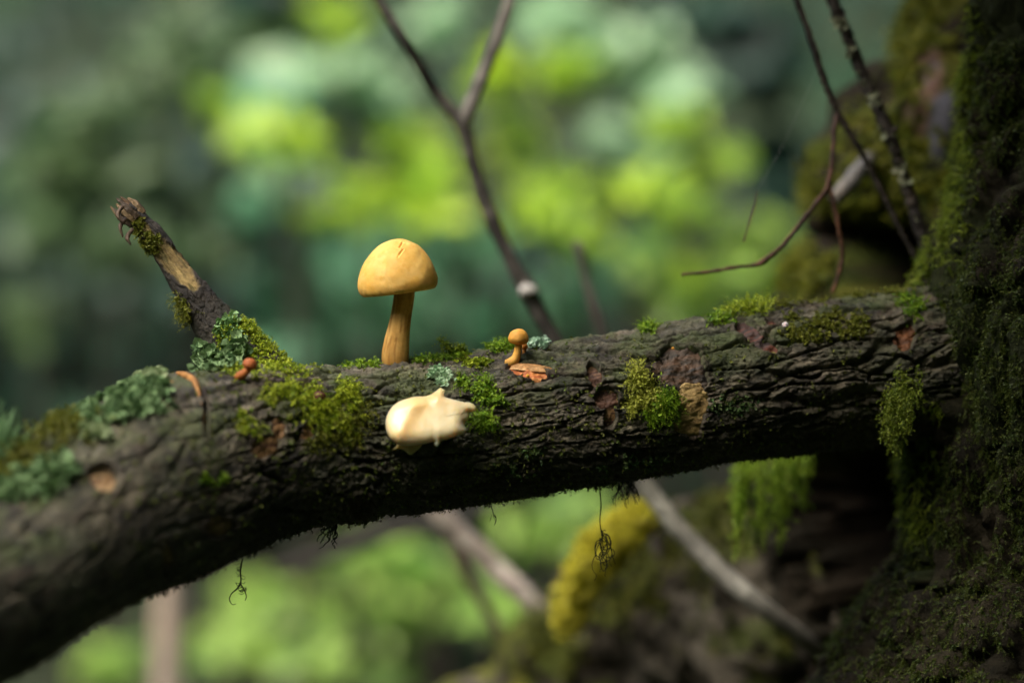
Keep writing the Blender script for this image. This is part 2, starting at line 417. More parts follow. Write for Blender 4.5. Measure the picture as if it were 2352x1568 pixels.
# wood showing in the openings
for k, (nm, S) in enumerate(SC.items()):
    m = scar_mask(S['sh'], uv0[..., 0], uv0[..., 1], 40 + k * 3); m[~facing] = -9
    I, J = np.where(m > -.25)
    i0, i1, j0, j1 = I.min(), I.max() + 1, J.min(), J.max() + 1
    qq = q[i0:i1, j0:j1]
    fib = (fbm(qq * A(160, 700), 3, 81 + k) - .5) * .5
    V3 = LB[i0:i1, j0:j1] + Ld[i0:i1, j0:j1] * (.0042 * big[i0:i1, j0:j1] - S['dep'] + .0016 * fib + .0030 * (fbm(qq * 330, 4, 90 + k) - .5))[..., None]
    V3 = V3 - Ld[i0:i1, j0:j1] * (sst(-.05, -.25, m[i0:i1, j0:j1]) * .004)[..., None]
    cc = noise_col(qq, *S['cols'], A(120, 420), 130 + k)
    o = part('exposed_wood', V3.reshape(-1, 3), grid_faces(i1 - i0, j1 - j0, False), M_wood, log, cc.reshape(-1, 3))
    o['label'] = {'orange': 'orange bare wood under the two small mushrooms', 'tan': 'pale tan bare wood patch', 'slit': 'orange wood in a curved bark split',
                  'torn': 'orange brown torn bark beside the trunk'}.get(nm, 'brown bare wood in a bark opening')

sp_ = []
fmk = facing.ravel(); cuv_ = proj(LVf[fmk]); cV_ = LVf[fmk]; cD_ = Ld.reshape(-1, 3)[fmk]
for (a_, b_), r_ in zip([(396, 878), (420, 884), (444, 900), (464, 928)], (5, 9, 9, 3)):
    k_ = np.argmin((cuv_[:, 0] - a_) ** 2 + (cuv_[:, 1] - b_) ** 2); sp_.append([*(LB.reshape(-1, 3)[fmk][k_] + cD_[k_] * (.0040 * big.ravel()[fmk][k_] + .004 * hb.ravel()[fmk][k_] - .0005)), r_ * K * .85])
V_, F__ = tube(sp_, 60, 14, rough=.25, seed=31, freq=500)
o = part('exposed_wood', V_, tri_fix(F__), M_wood, log, noise_col(V_, (.40, .19, .045), (.34, .15, .035), (.22, .09, .02), np.array([500, 500, 300]), 6)); o['label'] = 'curved orange lip of wood along the bark split'
# broken stub
STUB = ctrl3([(640, 1010, -.015, 150), (600, 930, -.012, 128), (560, 850, -.01, 92), (522, 785, -.01, 62), (478, 722, -.01, 45), (440, 668, -.01, 37), (400, 612, -.008, 31),
              (355, 548, -.008, 27), (318, 506, -.008, 24.5), (290, 479, -.008, 23)])
ns_, nt_ = 330, 150
sc_, ss_ = catmull(STUB, ns_); T_, U_, F_ = frames(sc_[:, :3], (0, 1, 0))
th = np.linspace(0, 2 * np.pi, nt_, endpoint=False)
d_ = np.cos(th)[None, :, None] * U_[:, None] + np.sin(th)[None, :, None] * F_[:, None]
qs = np.stack([np.repeat(ss_[:, None], nt_, 1), np.cos(th)[None] * sc_[:, 3:4], np.sin(th)[None] * sc_[:, 3:4]], -1)
SB = sc_[:, None, :3] + d_ * sc_[:, 3][:, None, None]
us = proj(SB)
e1, e2 = voro((qs + (np.stack([fbm(qs * 90, 2, 3)] * 3, -1) - .5) * .01) * A(150, 420), 5)
# bark peeled away along the middle stretch and the tip
peel = sst(-.05, .12, np.maximum(blob(us[..., 0], us[..., 1], 398, 600, 74, 30, 52, seed=3, ragged=.3), blob(us[..., 0], us[..., 1], 330, 525, 60, 13, 52, seed=5, ragged=.4)) * (d_[..., 1] < .3) - 9 * (d_[..., 1] >= .3))
hs = .0014 * (fbm(qs * A(150, 260), 4, 4) - .5) - .0004 * sst(.2, 0, e2 - e1) * (1 - peel) + .0012 * (fbm(qs * A(300, 700), 3, 44) - .5) * (1 - peel) - .0011 * peel + .0007 * (fbm(qs * A(120, 1500), 3, 6) - .5) * peel
SV = SB + d_ * hs[..., None]
bc = noise_col(qs, (.050, .034, .026), (.085, .062, .046), (.028, .02, .018), A(130, 160), 12)
ag = sst(.5, .64, fbm(qs * 90 + 3, 3, 15))[..., None] * .5; bc = bc * (1 - ag) + np.array([.055, .062, .02]) * ag
wc = noise_col(qs, (.42, .29, .10), (.30, .20, .065), (.16, .12, .03), A(90, 500), 19)
tipg = sst(430, 330, us[..., 0])[..., None]; wc = wc * (1 - .55 * tipg) + np.array([.085, .075, .022]) * .55 * tipg
lowb = sst(640, 760, us[..., 1])[..., None]; bc = bc * (1 - lowb) + (bc * .6 + np.array([.05, .042, .032])) * lowb
bc = bc * np.array([.42, .42, .34])
cs = bc * (1 - peel[..., None]) + wc * peel[..., None]
SVf = SV.reshape(-1, 3)
endc = len(SVf); SVa = np.vstack([SVf, sc_[-1, :3] - T_[-1] * .004])
j = np.arange(nt_); e = (ns_ - 1) * nt_
Fs = np.vstack([tri_fix(grid_faces(ns_, nt_)), np.stack([np.full(nt_, endc), e + j, e + (j + 1) % nt_], 1)])
stub = part('broken_stub', SVa, Fs, M_bark, log, np.vstack([cs.reshape(-1, 3), [[.12, .08, .04]]]))
SN = gnormals(SV); SN = (SN if (SN * d_).sum(-1).mean() > 0 else -SN).reshape(-1, 3)
tipC = sc_[-1, :3]; tipT = T_[-1]
for k in range(15):                                  # splinters round the broken end
    a = k / 15 * 2 * np.pi + RS.uniform(-.1, .1); dd = math.cos(a) * U_[-1] + math.sin(a) * F_[-1]
    rr = sc_[-1, 3] * (RS.uniform(.80, 1.0) if k % 3 else RS.uniform(.3, .6))
    b0 = tipC + dd * rr - tipT * .006; ln = RS.uniform(.001, .0035) if k % 4 else .0048
    b1 = tipC + dd * rr * 1.06 + tipT * ln
    mid = (b0 + b1) / 2 + dd * .0006
    V_, F__ = tube([[*b0, .0013], [*mid, .0013], [*b1, .0004]], 8, 5, rough=.4, seed=k, freq=900)
    col_ = np.array([(.13, .075, .035), (.20, .13, .06), (.07, .045, .025)][k % 3])
    part('splinter', V_, tri_fix(F__), M_wood, stub, np.repeat(col_[None], len(V_), 0), smooth=False)
for k, (a, b) in enumerate([((276, 520), (282, 545)), ((292, 545), (300, 562)), ((270, 492), (280, 512))]):     # curled strips of bark
    V_, F__ = tube([[*P(a[0] + 12, a[1] - 18, -.02), .0008], [*P(a[0], a[1], -.024), .0009], [*P(*b, -.025), .0003]], 10, 5, rough=.3, seed=k, freq=900)
    part('splinter', V_, tri_fix(F__), M_wood, stub, np.repeat([[.09, .055, .03]], len(V_), 0))

# ------------------------------------------------------------------ large tree on the right
TRK = ctrl3([(2560, -700, .06, 318), (2560, -200, .06, 320), (2552, 0, .06, 322), (2550, 200, .06, 338), (2552, 400, .058, 362), (2556, 520, .056, 402), (2560, 640, .055, 458),
             (2560, 800, .055, 488), (2560, 1000, .055, 490), (2560, 1150, .055, 488), (2556, 1300, .055, 500), (2550, 1420, .055, 575), (2545, 1568, .055, 650),
             (2540, 1900, .05, 800), (2540, 2600, .05, 950), (2540, 4400, .05, 1050)])
TRK[:, 2] = np.where(TRK[:, 2] < -0.1, -.1, TRK[:, 2])
tree = thing('tree', 'dark furrowed tree trunk coated in moss, the fallen branch resting against it', 'tree', (TRK[-1, 0], TRK[-1, 1], 0))
sl = np.concatenate([np.linspace(0, .16, 40)[:-1], np.linspace(.16, .60, 520), np.linspace(.60, 1, 50)[1:]])
tcs, ts = catmull(TRK, sl); TT, TU, TF = frames(tcs[:, :3], (0, 1, 0))
ntt = 300; tth = np.linspace(0, 2 * np.pi, ntt, endpoint=False)
td = np.cos(tth)[None, :, None] * TU[:, None] + np.sin(tth)[None, :, None] * TF[:, None]
tq = np.stack([np.repeat(ts[:, None], ntt, 1), np.cos(tth)[None] * tcs[:, 3:4], np.sin(tth)[None] * tcs[:, 3:4]], -1)
twq = tq + (np.stack([fbm(tq * 40, 3, 201), fbm(tq * 40, 3, 202), fbm(tq * 40, 3, 203)], -1) - .5) * .02
g1, g2 = voro(twq * A(13, 75), 9)
tdis = -.009 * sst(.3, 0, g2 - g1) + .013 * (fbm(twq * A(9, 60), 4, 210) - .5) + .006 * (fbm(tq * A(150, 330), 4, 211) - .5)
TB = tcs[:, None, :3] + td * tcs[:, 3][:, None, None]
TV = TB + td * tdis[..., None]
tc_ = noise_col(tq, (.017, .014, .008), (.028, .023, .013), (.010, .009, .005), A(30, 60), 220)
tm = sst(.46, .6, fbm(tq * A(22, 40) + 7, 4, 225))[..., None]; tc_ = tc_ * (1 - .7 * tm) + np.array([.018, .026, .007]) * .7 * tm
part('trunk', TV.reshape(-1, 3), grid_faces(len(sl), ntt), M_trunk, tree, tc_.reshape(-1, 3))
TN = gnormals(TV); TN = (TN if (TN * td).sum(-1).mean() > 0 else -TN).reshape(-1, 3); TVf = TV.reshape(-1, 3)

# leaves for crowns, shrubs and the canopy
def leaves(cen, rad, n, size, cols, rs=RS, face=(0, -.40, .85), jitter=.42, shell=0.0):
    p = rs.normal(0, 1, (n, 3)); p = norm(p) * (rs.uniform(shell, 1, (n, 1)) ** (1 / 2.2))
    p = np.asarray(cen) + p * np.asarray(rad)
    N_ = norm(np.asarray(face) + rs.normal(0, jitter, (n, 3))); A_ = norm(np.cross(N_, rs.normal(0, 1, (n, 3)))); B_ = np.cross(N_, A_)
    L = size * rs.uniform(.6, 1.35, (n, 1)); W = L * rs.uniform(.32, .5, (n, 1))
    v = [p - A_ * L * .5, p - A_ * L * .1 + B_ * W * .5 + N_ * W * .12, p + A_ * L * .25 + B_ * W * .4 + N_ * W * .1, p + A_ * L * .55 - N_ * L * .1,
         p + A_ * L * .25 - B_ * W * .4 + N_ * W * .1, p - A_ * L * .1 - B_ * W * .5 + N_ * W * .12, p + A_ * L * .1]
    V = np.stack(v, 1)
    F = np.array([[0, 1, 6], [1, 2, 6], [2, 3, 6], [3, 4, 6], [4, 5, 6], [5, 0, 6]])
    F = (np.arange(n)[:, None, None] * 7 + F[None]).reshape(-1, 3)
    C = np.repeat((cols * rs.uniform(.75, 1.25, (n, 1)))[:, None], 7, 1)
    return V.reshape(-1, 3), F, np.clip(C.reshape(-1, 3), 0, 1)
def join(parts):
    Vs, Fs, Cs = [], [], []; k = 0
    for V, F, C in parts:
        Vs.append(V); Fs.append(F + k); Cs.append(C); k += len(V)
    return np.vstack(Vs), np.vstack(Fs), np.vstack(Cs)

# crown of that tree: unseen leaf clumps added to block sun from the trunk
cr = []
for cx, cy, cz, r in [(.55, .0, 1.35, .5), (.45, -.35, 1.5, .5), (.95, -.25, 1.5, .6), (.8, .45, 1.7, .6), (.35, .25, 1.75, .4), (.27, -.05, 1.12, .27), (.33, -.33, 1.05, .30), (.24, .22, 1.22, .26), (.5, .0, 1.1, .35), (.12, -.1, 1.3, .2), (.05, -.16, 1.14, .17), (.02, .12, 1.2, .15), (.14, -.38, 1.0, .2), (.16, -.22, 1.12, .2), (.2, -.55, .98, .2), (.06, -.30, 1.10, .17), (.02, -.10, 1.25, .15), (.22, -.70, 1.1, .25), (.10, -.52, 1.12, .2), (.55, -.6, 1.1, .42), (1.1, -.7, 1.3, .6), (.75, -.55, .75, .35)]:
    n = int(900 * (r / .5) ** 2); cr.append(leaves((cx, cy, cz), (r, r, r * .6), n, .085, colmix(n, (.03, .075, .018), (.06, .11, .03)), face=(0, 0, 1)))
Vc, Fc_, Cc = join(cr)
part('shade_crown', Vc, Fc_, M_leaf, tree, Cc, kind='stuff')

# moss on the trunk
uvT = proj(TVf)
edge = [(2225, 60, 40, 80), (2205, 200, 40, 90), (2195, 340, 40, 90), (2185, 470, 45, 80), (2150, 590, 60, 70), (2120, 690, 45, 70), (2110, 800, 50, 80), (2115, 920, 45, 90), (2110, 1050, 45, 90), (2110, 1180, 40, 80)]
pt, pn = pick(TVf, TN, edge, 5200, thr=.42, nf=70)
V1 = shoots(pt, pn, .0055, colmix(len(pt), (.16, .24, .018), (.32, .38, .04)), droop=.9, joints=8, leaf=.0007, per=3)  # edge moss brightened: side light put into its colour
pt, pn = pick(TVf, TN, [(2270, 250, 120, 300), (2250, 800, 140, 400), (2220, 1200, 160, 350), (2050, 1480, 220, 170), (2250, 1500, 150, 200), (2330, 1000, 80, 700)], 14000, thr=.47, nf=60)
V2 = shoots(pt, pn, .0045, colmix(len(pt), (.05, .085, .012), (.11, .13, .022)), droop=.9, joints=7, leaf=.0007, per=2)
Vm, Fm, Cm = join([V1, V2])
o = part('moss', Vm, Fm, M_moss, tree, Cm, smooth=False, kind='stuff')
# hanging moss beard at the joint of branch and trunk
hp = []
for k in range(34):
    x0, y0 = RS.uniform(2040, 2110), RS.uniform(830, 905); a = P(x0, y0, RS.uniform(-.012, .02)); ln = RS.uniform(.008, .026) * (1 if x0 < 2085 else .7)
    m_ = int(ln / .0006); tt = np.linspace(0, 1, m_)[:, None]
    pts = a + np.array([(2095 - x0) * -.00004, 0, -ln]) * tt + RS.normal(0, .0009, (m_, 3))
    hp.append(shoots(pts, norm(RS.normal(0, 1, (m_, 3)) + [-.3, -.5, -.3]), .003, colmix(m_, (.15, .22, .02), (.30, .35, .04)), droop=.9, joints=5, leaf=.0007, per=2))
Vm, Fm, Cm = join(hp)
single('moss_beard', Vm, Fm, M_moss, 'ragged green moss beard hanging where the branch meets the dark trunk', 'moss', Cm, smooth=False)

# ------------------------------------------------------------------ old mossy stump behind the tree
STP = ctrl3([(2400, -160, .24, 255), (2390, -20, .24, 265), (2375, 110, .24, 275), (2330, 200, .24, 290), (2300, 300, .24, 305), (2240, 400, .23, 350), (2215, 480, .22, 340), (2215, 560, .22, 335), (2205, 640, .22, 370),
             (2190, 740, .22, 410), (2170, 900, .22, 440), (2160, 1060, .21, 440), (2160, 1200, .21, 430), (2170, 1380, .21, 390), (2180, 1568, .21, 350), (2190, 2000, .21, 350), (2200, 3400, .21, 420)])
scs, sts = catmull(STP, np.concatenate([np.linspace(0, .62, 330), np.linspace(.62, 1, 50)[1:]])); T2, U2, F2 = frames(scs[:, :3], (0, 1, 0))
n2 = 200; th2 = np.linspace(0, 2 * np.pi, n2, endpoint=False)
sd = np.cos(th2)[None, :, None] * U2[:, None] + np.sin(th2)[None, :, None] * F2[:, None]
S2 = scs[:, None, :3] + sd * scs[:, 3][:, None, None]
u2 = proj(S2); fr2 = sd[..., 1] < .2
dsp = .020 * (fbm(S2 * 26, 3, 300) - .5) + .012 * (fbm(S2 * 80, 3, 301) - .5) + .004 * (fbm(S2 * 300, 3, 303) - .5)
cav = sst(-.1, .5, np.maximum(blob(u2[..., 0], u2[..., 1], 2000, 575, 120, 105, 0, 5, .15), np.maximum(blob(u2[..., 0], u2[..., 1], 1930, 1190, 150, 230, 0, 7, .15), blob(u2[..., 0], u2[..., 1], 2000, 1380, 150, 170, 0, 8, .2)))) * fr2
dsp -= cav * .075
S3 = S2 + sd * dsp[..., None]
c2 = noise_col(S2, (.030, .022, .013), (.022, .019, .012), (.045, .033, .022), 40, 310)
mm = (sst(.43, .56, fbm(S2 * 38 + 3, 4, 312)) * sst(1120, 980, u2[..., 1] + 60 * (fbm(S2 * 30, 2, 313) - .5)))[..., None]; c2 = c2 * (1 - mm) + noise_col(S2, (.075, .095, .014), (.12, .115, .017), (.045, .065, .010), 60, 315) * mm
bw = sst(.0, .25, blob(u2[..., 0], u2[..., 1], 2128, 205, 34, 120, 14, 9, .3) * fr2 - 9 * (~fr2))[..., None]; c2 = c2 * (1 - bw) + noise_col(S2, (.30, .18, .13), (.20, .12, .09), (.17, .15, .16), np.array([150, 150, 25]), 318) * bw
bg = sst(.0, .25, blob(u2[..., 0], u2[..., 1], 2162, 285, 26, 105, 12, 11, .3) * fr2 - 9 * (~fr2))[..., None]; c2 = c2 * (1 - bg) + noise_col(S2, (.12, .115, .135), (.08, .08, .095), (.15, .15, .16), np.array([150, 150, 25]), 319) * bg
dk = cav[..., None]; c2 = c2 * (1 - dk) + np.array([.018, .014, .010]) * dk          # rotten wood in the hollows, recess shade painted in near-black
stump = thing('stump', 'old rotten stump with yellow-green moss and pinkish bare wood, standing behind the tree trunk', 'stump', (scs[-1, 0], scs[-1, 1], 0))
S3[..., 2] = np.maximum(S3[..., 2], -.1)
part('rotten_wood', S3.reshape(-1, 3), grid_faces(len(scs), n2), M_trunk, stump, c2.reshape(-1, 3))
N3 = gnormals(S3); N3 = (N3 if (N3 * sd).sum(-1).mean() > 0 else -N3).reshape(-1, 3); S3f = S3.reshape(-1, 3)
pt, pn = pick(S3f, N3, [(2060, 330, 110, 90), (1960, 400, 90, 60), (1880, 440, 50, 40), (2120, 60, 60, 90), (2150, 430, 60, 60), (1850, 620, 60, 60), (2040, 450, 90, 50), (2085, 200, 30, 100)], 5200, thr=.48, nf=60, vis=.4)
mv = shoots(pt, pn, .007, colmix(len(pt), (.13, .17, .014), (.32, .31, .03)), droop=.3, joints=4, leaf=.0018, per=2, width=.6)
part('moss', mv[0], mv[1], M_moss, stump, mv[2], smooth=False, kind='stuff')
# snapped pale stick on the stump
V_, F__ = tube([[*P(1918, 462, .13), .0030], [*P(1945, 425, .13), .0036], [*P(1980, 384, .145), .0038], [*P(2000, 362, .19), .0036]], 20, 10, rough=.15, seed=5)
single('snapped_stick', V_, tri_fix(F__), M_wood, 'short pale grey snapped stick poking from the mossy stump', 'stick', noise_col(V_, (.24, .22, .20), (.16, .15, .14), (.30, .25, .20), 200, 4))
# green moss curtain under the branch
hp = []
for k in range(62):
    x0 = RS.uniform(1690, 1862); y0 = 1075 - (x0 - 1690) * .30 + RS.uniform(-30, 15); L_ = (1255 - y0) * K * 1.12 * RS.uniform(.2, 1.08) * (1 if x0 < 1800 else .6)
    a = P(x0, y0, RS.uniform(.095, .125)); m_ = max(6, int(L_ / .0011)); tt = np.linspace(0, 1, m_)[:, None]
    pts = a + np.array([RS.normal(0, .002), 0, -L_]) * tt + RS.normal(0, .0007, (m_, 3))
    hp.append(shoots(pts, norm(RS.normal(0, 1, (m_, 3)) + [-.3, -.5, -.3]), .0042, colmix(m_, (.20, .34, .02), (.38, .50, .05)), droop=1.2, joints=5, leaf=.0011, per=2, width=.55))
Vm, Fm, Cm = join(hp)
single('moss_curtain', Vm, Fm, M_moss, 'bright green moss curtain hanging below the fallen branch beside the dark hollow', 'moss', Cm, smooth=False)

# ------------------------------------------------------------------ mossy root below, with a yellow moss ridge
RT = ctrl3([(900, 2900, .36, 330), (1060, 2000, .34, 270), (1290, 1640, .33, 215), (1470, 1460, .31, 215), (1660, 1390, .28, 255), (1850, 1370, .25, 290), (2040, 1300, .22, 280)])
rcs, rs_ = catmull(RT, 320); T4, U4, F4 = frames(rcs[:, :3], (0, 1, 0)); n4 = 150; th4 = np.linspace(0, 2 * np.pi, n4, endpoint=False)
rd = np.cos(th4)[None, :, None] * U4[:, None] + np.sin(th4)[None, :, None] * F4[:, None]
R4 = rcs[:, None, :3] + rd * rcs[:, 3][:, None, None]
R5 = R4 + rd * (.026 * (fbm(R4 * 26, 3, 400) - .5) + .010 * (fbm(R4 * 90, 3, 401) - .5))[..., None]
c4 = noise_col(R4, (.032, .026, .017), (.065, .054, .038), (.018, .016, .010), 45, 405)
gp = sst(.52, .62, fbm(R4 * 55 + 2, 4, 411))[..., None]; c4 = c4 * (1 - gp) + np.array([.15, .128, .095]) * gp
mm = sst(.50, .60, fbm(R4 * 48 + 9, 4, 407))[..., None]; c4 = c4 * (1 - mm) + noise_col(R4, (.075, .09, .012), (.05, .065, .010), (.13, .125, .016), 60, 409) * mm * .8 + c4 * mm * .2
root = thing('mossy_root', 'thick arching root blotched with moss, below the fallen branch', 'root', (rcs[0, 0], rcs[0, 1], 0))
part('bark', R5.reshape(-1, 3), grid_faces(320, n4), M_trunk, root, c4.reshape(-1, 3))
N5 = gnormals(R5); N5 = (N5 if (N5 * rd).sum(-1).mean() > 0 else -N5).reshape(-1, 3); R5f = R5.reshape(-1, 3)
YR = [(1500, 1170), (1450, 1205), (1400, 1245), (1360, 1290), (1330, 1340), (1315, 1390), (1310, 1440)]
V_, F__ = tube([[*P(x, y, .20 + .03 * k / 6), r * K * 1.22] for k, ((x, y), r) in enumerate(zip(YR, (16, 30, 36, 34, 32, 30, 22)))], 60, 20, rough=.5, seed=9, freq=60)
ym = thing('moss_ridge', 'lemon yellow moss ridge curving down the front of the arching root', 'moss', P(1310, 1440, .23))
part('cushion', V_, tri_fix(F__), M_trunk, ym, noise_col(V_, (.66, .60, .05), (.55, .52, .05), (.75, .66, .08), 80, 3))
i_ = RS.choice(len(V_) - 2, 1800); ctr = np.array([P(x, y, .21) for x, y in YR])
nn = norm(V_[i_] - ctr[np.argmin(((V_[i_][:, None] - ctr[None]) ** 2).sum(-1), 1)])
mv = shoots(V_[i_], nn, .005, colmix(1800, (.60, .56, .04), (.80, .72, .09)), joints=3, leaf=.002, per=2, width=.6)
part('shoots', mv[0], mv[1], M_moss, ym, mv[2], smooth=False, kind='stuff')
pt, pn = pick(R5f, N5, [(1500, 1330, 200, 130), (1650, 1200, 130, 90), (1250, 1480, 90, 70), (1600, 1330, 160, 80)], 1300, thr=.52, nf=60, vis=.3)
mv = shoots(pt, pn, .006, colmix(len(pt), (.08, .10, .012), (.18, .18, .02)), joints=3, leaf=.0018, per=2, width=.6)
part('moss', mv[0], mv[1], M_moss, root, mv[2], smooth=False, kind='stuff')

# ------------------------------------------------------------------ twigs and stems
def stem(name, pts, label, cat, cols, y=None, n=90, nt=10, rough=.14, parent=None, seed=0, freq=250., group=None):
    V_, F__ = tube(ctrl3(pts), n, nt, rough=rough, seed=seed, freq=freq)
    cc = noise_col(V_, *cols, 110, seed + 2)
    if name == 'main_stem':      # lower stretch is coated in pale crust
        t5 = sst(Z0 - .03, Z0 - .06, V_[:, 2])[:, None] * (.5 + .5 * sst(.4, .6, fbm(V_ * 60, 3, 2))[:, None]); cc = cc * (1 - t5) + np.array([.36, .34, .28]) * t5
    if parent is not None: return part(name, V_, tri_fix(F__), M_twig, parent, cc)
    return single(name, V_, tri_fix(F__), M_twig, label, cat, cc, group=group)
GREY = ((.10, .082, .070), (.065, .052, .045), (.17, .15, .125)); DARK = ((.026, .020, .014), (.040, .029, .020), (.017, .013, .010)); RED = ((.075, .036, .024), (.05, .028, .02), (.14, .065, .04))
yv = .17
sap = thing('forked_sapling', 'leaning grey forked sapling passing behind the fallen branch', 'sapling', (P(2250, 2100, .34)[0], .34, .1))
stem('main_stem', [(800, -130, yv - .01, 11), (862, -10, yv - .01, 12), (930, 95, yv - .01, 13), (1000, 210, yv, 14.5), (1060, 285, yv, 17), (1085, 370, yv, 17), (1105, 440, yv, 18), (1140, 530, yv, 17.5), (1185, 620, yv, 18), (1215, 672, yv, 20),
                   (1248, 735, yv, 19), (1285, 800, yv, 19), (1375, 950, yv, 20), (1480, 1110, yv, 21), (1570, 1225, yv, 22), (1660, 1315, yv - .005, 23), (1740, 1385, yv - .01, 22), (1840, 1460, yv, 20), (1950, 1540, yv + .02, 18)], None, None,
     ((.065, .056, .046), (.042, .036, .030), (.13, .115, .095)), n=260, nt=14, parent=sap, seed=3, freq=120)
stem('fork', [(1205, -110, yv + .02, 14), (1175, -5, yv + .02, 14), (1140, 95, yv + .015, 14.5), (1102, 190, yv + .01, 16), (1072, 262, yv, 16), (1066, 300, yv, 12)], None, None, ((.17, .15, .125), (.11, .096, .08), (.25, .22, .18)), parent=sap, seed=4, nt=14, freq=120)
# pale fungus collar on the stem
u_, v_ = np.meshgrid(np.linspace(0, np.pi, 24), np.linspace(0, 2 * np.pi, 32, endpoint=False), indexing='ij')
B_ = np.stack([np.sin(u_) * np.cos(v_), np.sin(u_) * np.sin(v_), np.cos(u_)], -1)
B_ = B_ * (1 + .35 * (fbm(B_ * 2.2 + 5, 3, 2) - .5))[..., None]
Vb = (P(1213, 667, yv - .005) + B_ * np.array([22, 20, 15]) * K * 1.17).reshape(-1, 3)
o = part('bud_scar', Vb, grid_faces(24, 32), M_wood, sap, np.repeat([[.52, .48, .43]], len(Vb), 0)); o['label'] = 'pale swollen scar on the stem'
stem('thin_stem', [(1325, 555, .24, 10), (1338, 600, .24, 11), (1355, 670, .24, 11), (1388, 780, .24, 12), (1440, 960, .24, 13), (1520, 1300, .25, 14), (1600, 1700, .27, 15), (1700, 2300, .3, 16), (1850, 3500, .32, 18)],
     'thin grey dead stem with a blunt tip rising behind the fallen branch', 'stem', GREY, seed=8, freq=120)
V0 = thing('lichen_twig', 'straight dark twig with pale lichen flecks, planted beside the mossy trunk', 'twig', P(2136, 612, .075))
TA = [(1885, -90, .085, 13), (1912, 0, .085, 14), (1950, 90, .085, 14), (1985, 180, .085, 14.5), (2038, 300, .08, 14.5), (2072, 390, .08, 14), (2102, 490, .078, 14.5), (2128, 580, .076, 14), (2140, 625, .075, 13)]
stem('stick', TA, None, None, DARK, parent=V0, n=220, nt=14, rough=.35, seed=10, freq=450)
stem('side_spur', [(2046, 315, .08, 7), (2054, 300, .078, 8), (2060, 293, .077, 6)], None, None, DARK, parent=V0, n=10, nt=8)
ta, _ = catmull(ctrl3(TA), 200)
for k in range(26):
    i = RS.randint(5, 195); c_ = ta[i, :3] + norm(np.array([RS.uniform(-1, .3), -1, RS.uniform(-.2, .2)])) * ta[i, 3] * .95
    a_, b_, cc_ = lobes(c_ + RS.normal(0, .0009, (3, 3)), np.repeat([[-.3, -1, 0.]], 3, 0), .0012, colmix(3, (.22, .24, .14), (.30, .30, .20)))
    part('lichen_fleck', a_, b_, M_lichen, V0, cc_, smooth=False)
V1_ = thing('branching_twig', 'slender reddish twig forking into drooping thin side shoots', 'twig', P(2112, 606, .07))
stem('main_shoot', [(1798, -90, .07, 7), (1830, 0, .07, 7.5), (1866, 100, .07, 7.5), (1895, 190, .07, 8), (1922, 255, .07, 8), (1955, 312, .07, 8), (1992, 375, .07, 7), (2040, 470, .07, 7), (2080, 550, .07, 6.5), (2113, 607, .07, 6)], None, None, DARK, parent=V1_, n=220, rough=.45, seed=12, freq=600)
stem('side_shoot', [(1924, 262, .07, 5), (1916, 300, .066, 6), (1912, 360, .062, 5.5), (1902, 425, .06, 6), (1882, 458, .058, 6), (1838, 512, .055, 5), (1792, 568, .05, 5), (1748, 603, .05, 6), (1735, 608, .05, 4), (1690, 614, .05, 4), (1630, 624, .05, 4), (1566, 630, .05, 3)], None, None, RED, parent=V1_, n=200, rough=.55, seed=13, freq=700)
stem('side_shoot', [(1904, 428, .06, 5), (1914, 465, .06, 5.5), (1926, 520, .06, 5.5), (1934, 580, .062, 5.5), (1926, 630, .062, 5), (1912, 672, .062, 4)], None, None, ((.16, .07, .035), (.10, .05, .03), (.07, .04, .03)), parent=V1_, n=140, rough=.6, seed=14, freq=800)
stem('dangling_twig', [(1738, 440, .05, 1.0), (1734, 470, .05, 2.2), (1728, 490, .05, 2.6), (1716, 530, .05, 1.6), (1709, 552, .05, 2.6), (1708, 556, .05, 1.6)], 'tiny reddish twig fragment dangling left of the drooping side shoots', 'twig', RED, n=40, nt=6, seed=15)
hung = [o for o in bpy.data.objects if o.name == 'dangling_twig'][0]
V_, F__ = tube([[*P(1738, 441, .05), .00004], [*P(1800, 330, .058), .00004], [*P(1880, 152, .07), .00004]], 12, 4, rough=0)
part('spider_thread', V_, tri_fix(F__), M_twig, hung, np.repeat([[.3, .3, .28]], len(V_), 0))
# sticks below the branch, out of focus
stem('leaning_stick', [(960, 1120, .34, 24), (1010, 1180, .34, 26), (1070, 1240, .34, 28), (1140, 1305, .34, 27), (1205, 1365, .33, 26), (1250, 1430, .33, 24), (1285, 1500, .33, 22)], 'pale grey-brown stick leaning on the mossy root below the branch', 'stick', ((.34, .28, .23), (.24, .19, .16), (.46, .42, .34)), seed=20, freq=80)
stem('leaning_stick', [(990, 1140, .40, 13), (1040, 1250, .40, 14), (1090, 1350, .40, 14), (1150, 1450, .40, 15), (1230, 1580, .40, 16), (1400, 1900, .4, 18), (1900, 3300, .42, 20)], 'thin brown stick crossing under the pale leaning stick', 'stick', ((.10, .065, .045), (.07, .05, .035), (.13, .09, .06)), seed=21, freq=80)
stem('dead_limb', [(640, 1315, .8, 15), (780, 1265, .75, 17), (900, 1225, .7, 18), (1000, 1195, .65, 18), (1100, 1168, .6, 17), (1250, 1110, .55, 16), (1500, 1020, .45, 15), (1950, 900, .25, 15)], 'dark nearly level dead limb far below the yellow mushroom', 'limb', ((.05, .042, .035), (.035, .03, .025), (.07, .06, .05)), seed=22, freq=60)
stem('dead_pole', [(392, 1290, 1.1, 34), (392, 1370, 1.1, 35), (390, 1450, 1.1, 36), (388, 1568, 1.1, 37), (384, 1750, 1.1, 38), (380, 2650, 1.1, 42)], 'pale upright broken pole standing in the undergrowth below the branch', 'pole', ((.42, .34, .27), (.34, .27, .21), (.50, .36, .25)), seed=23, freq=25)
part_tip = None

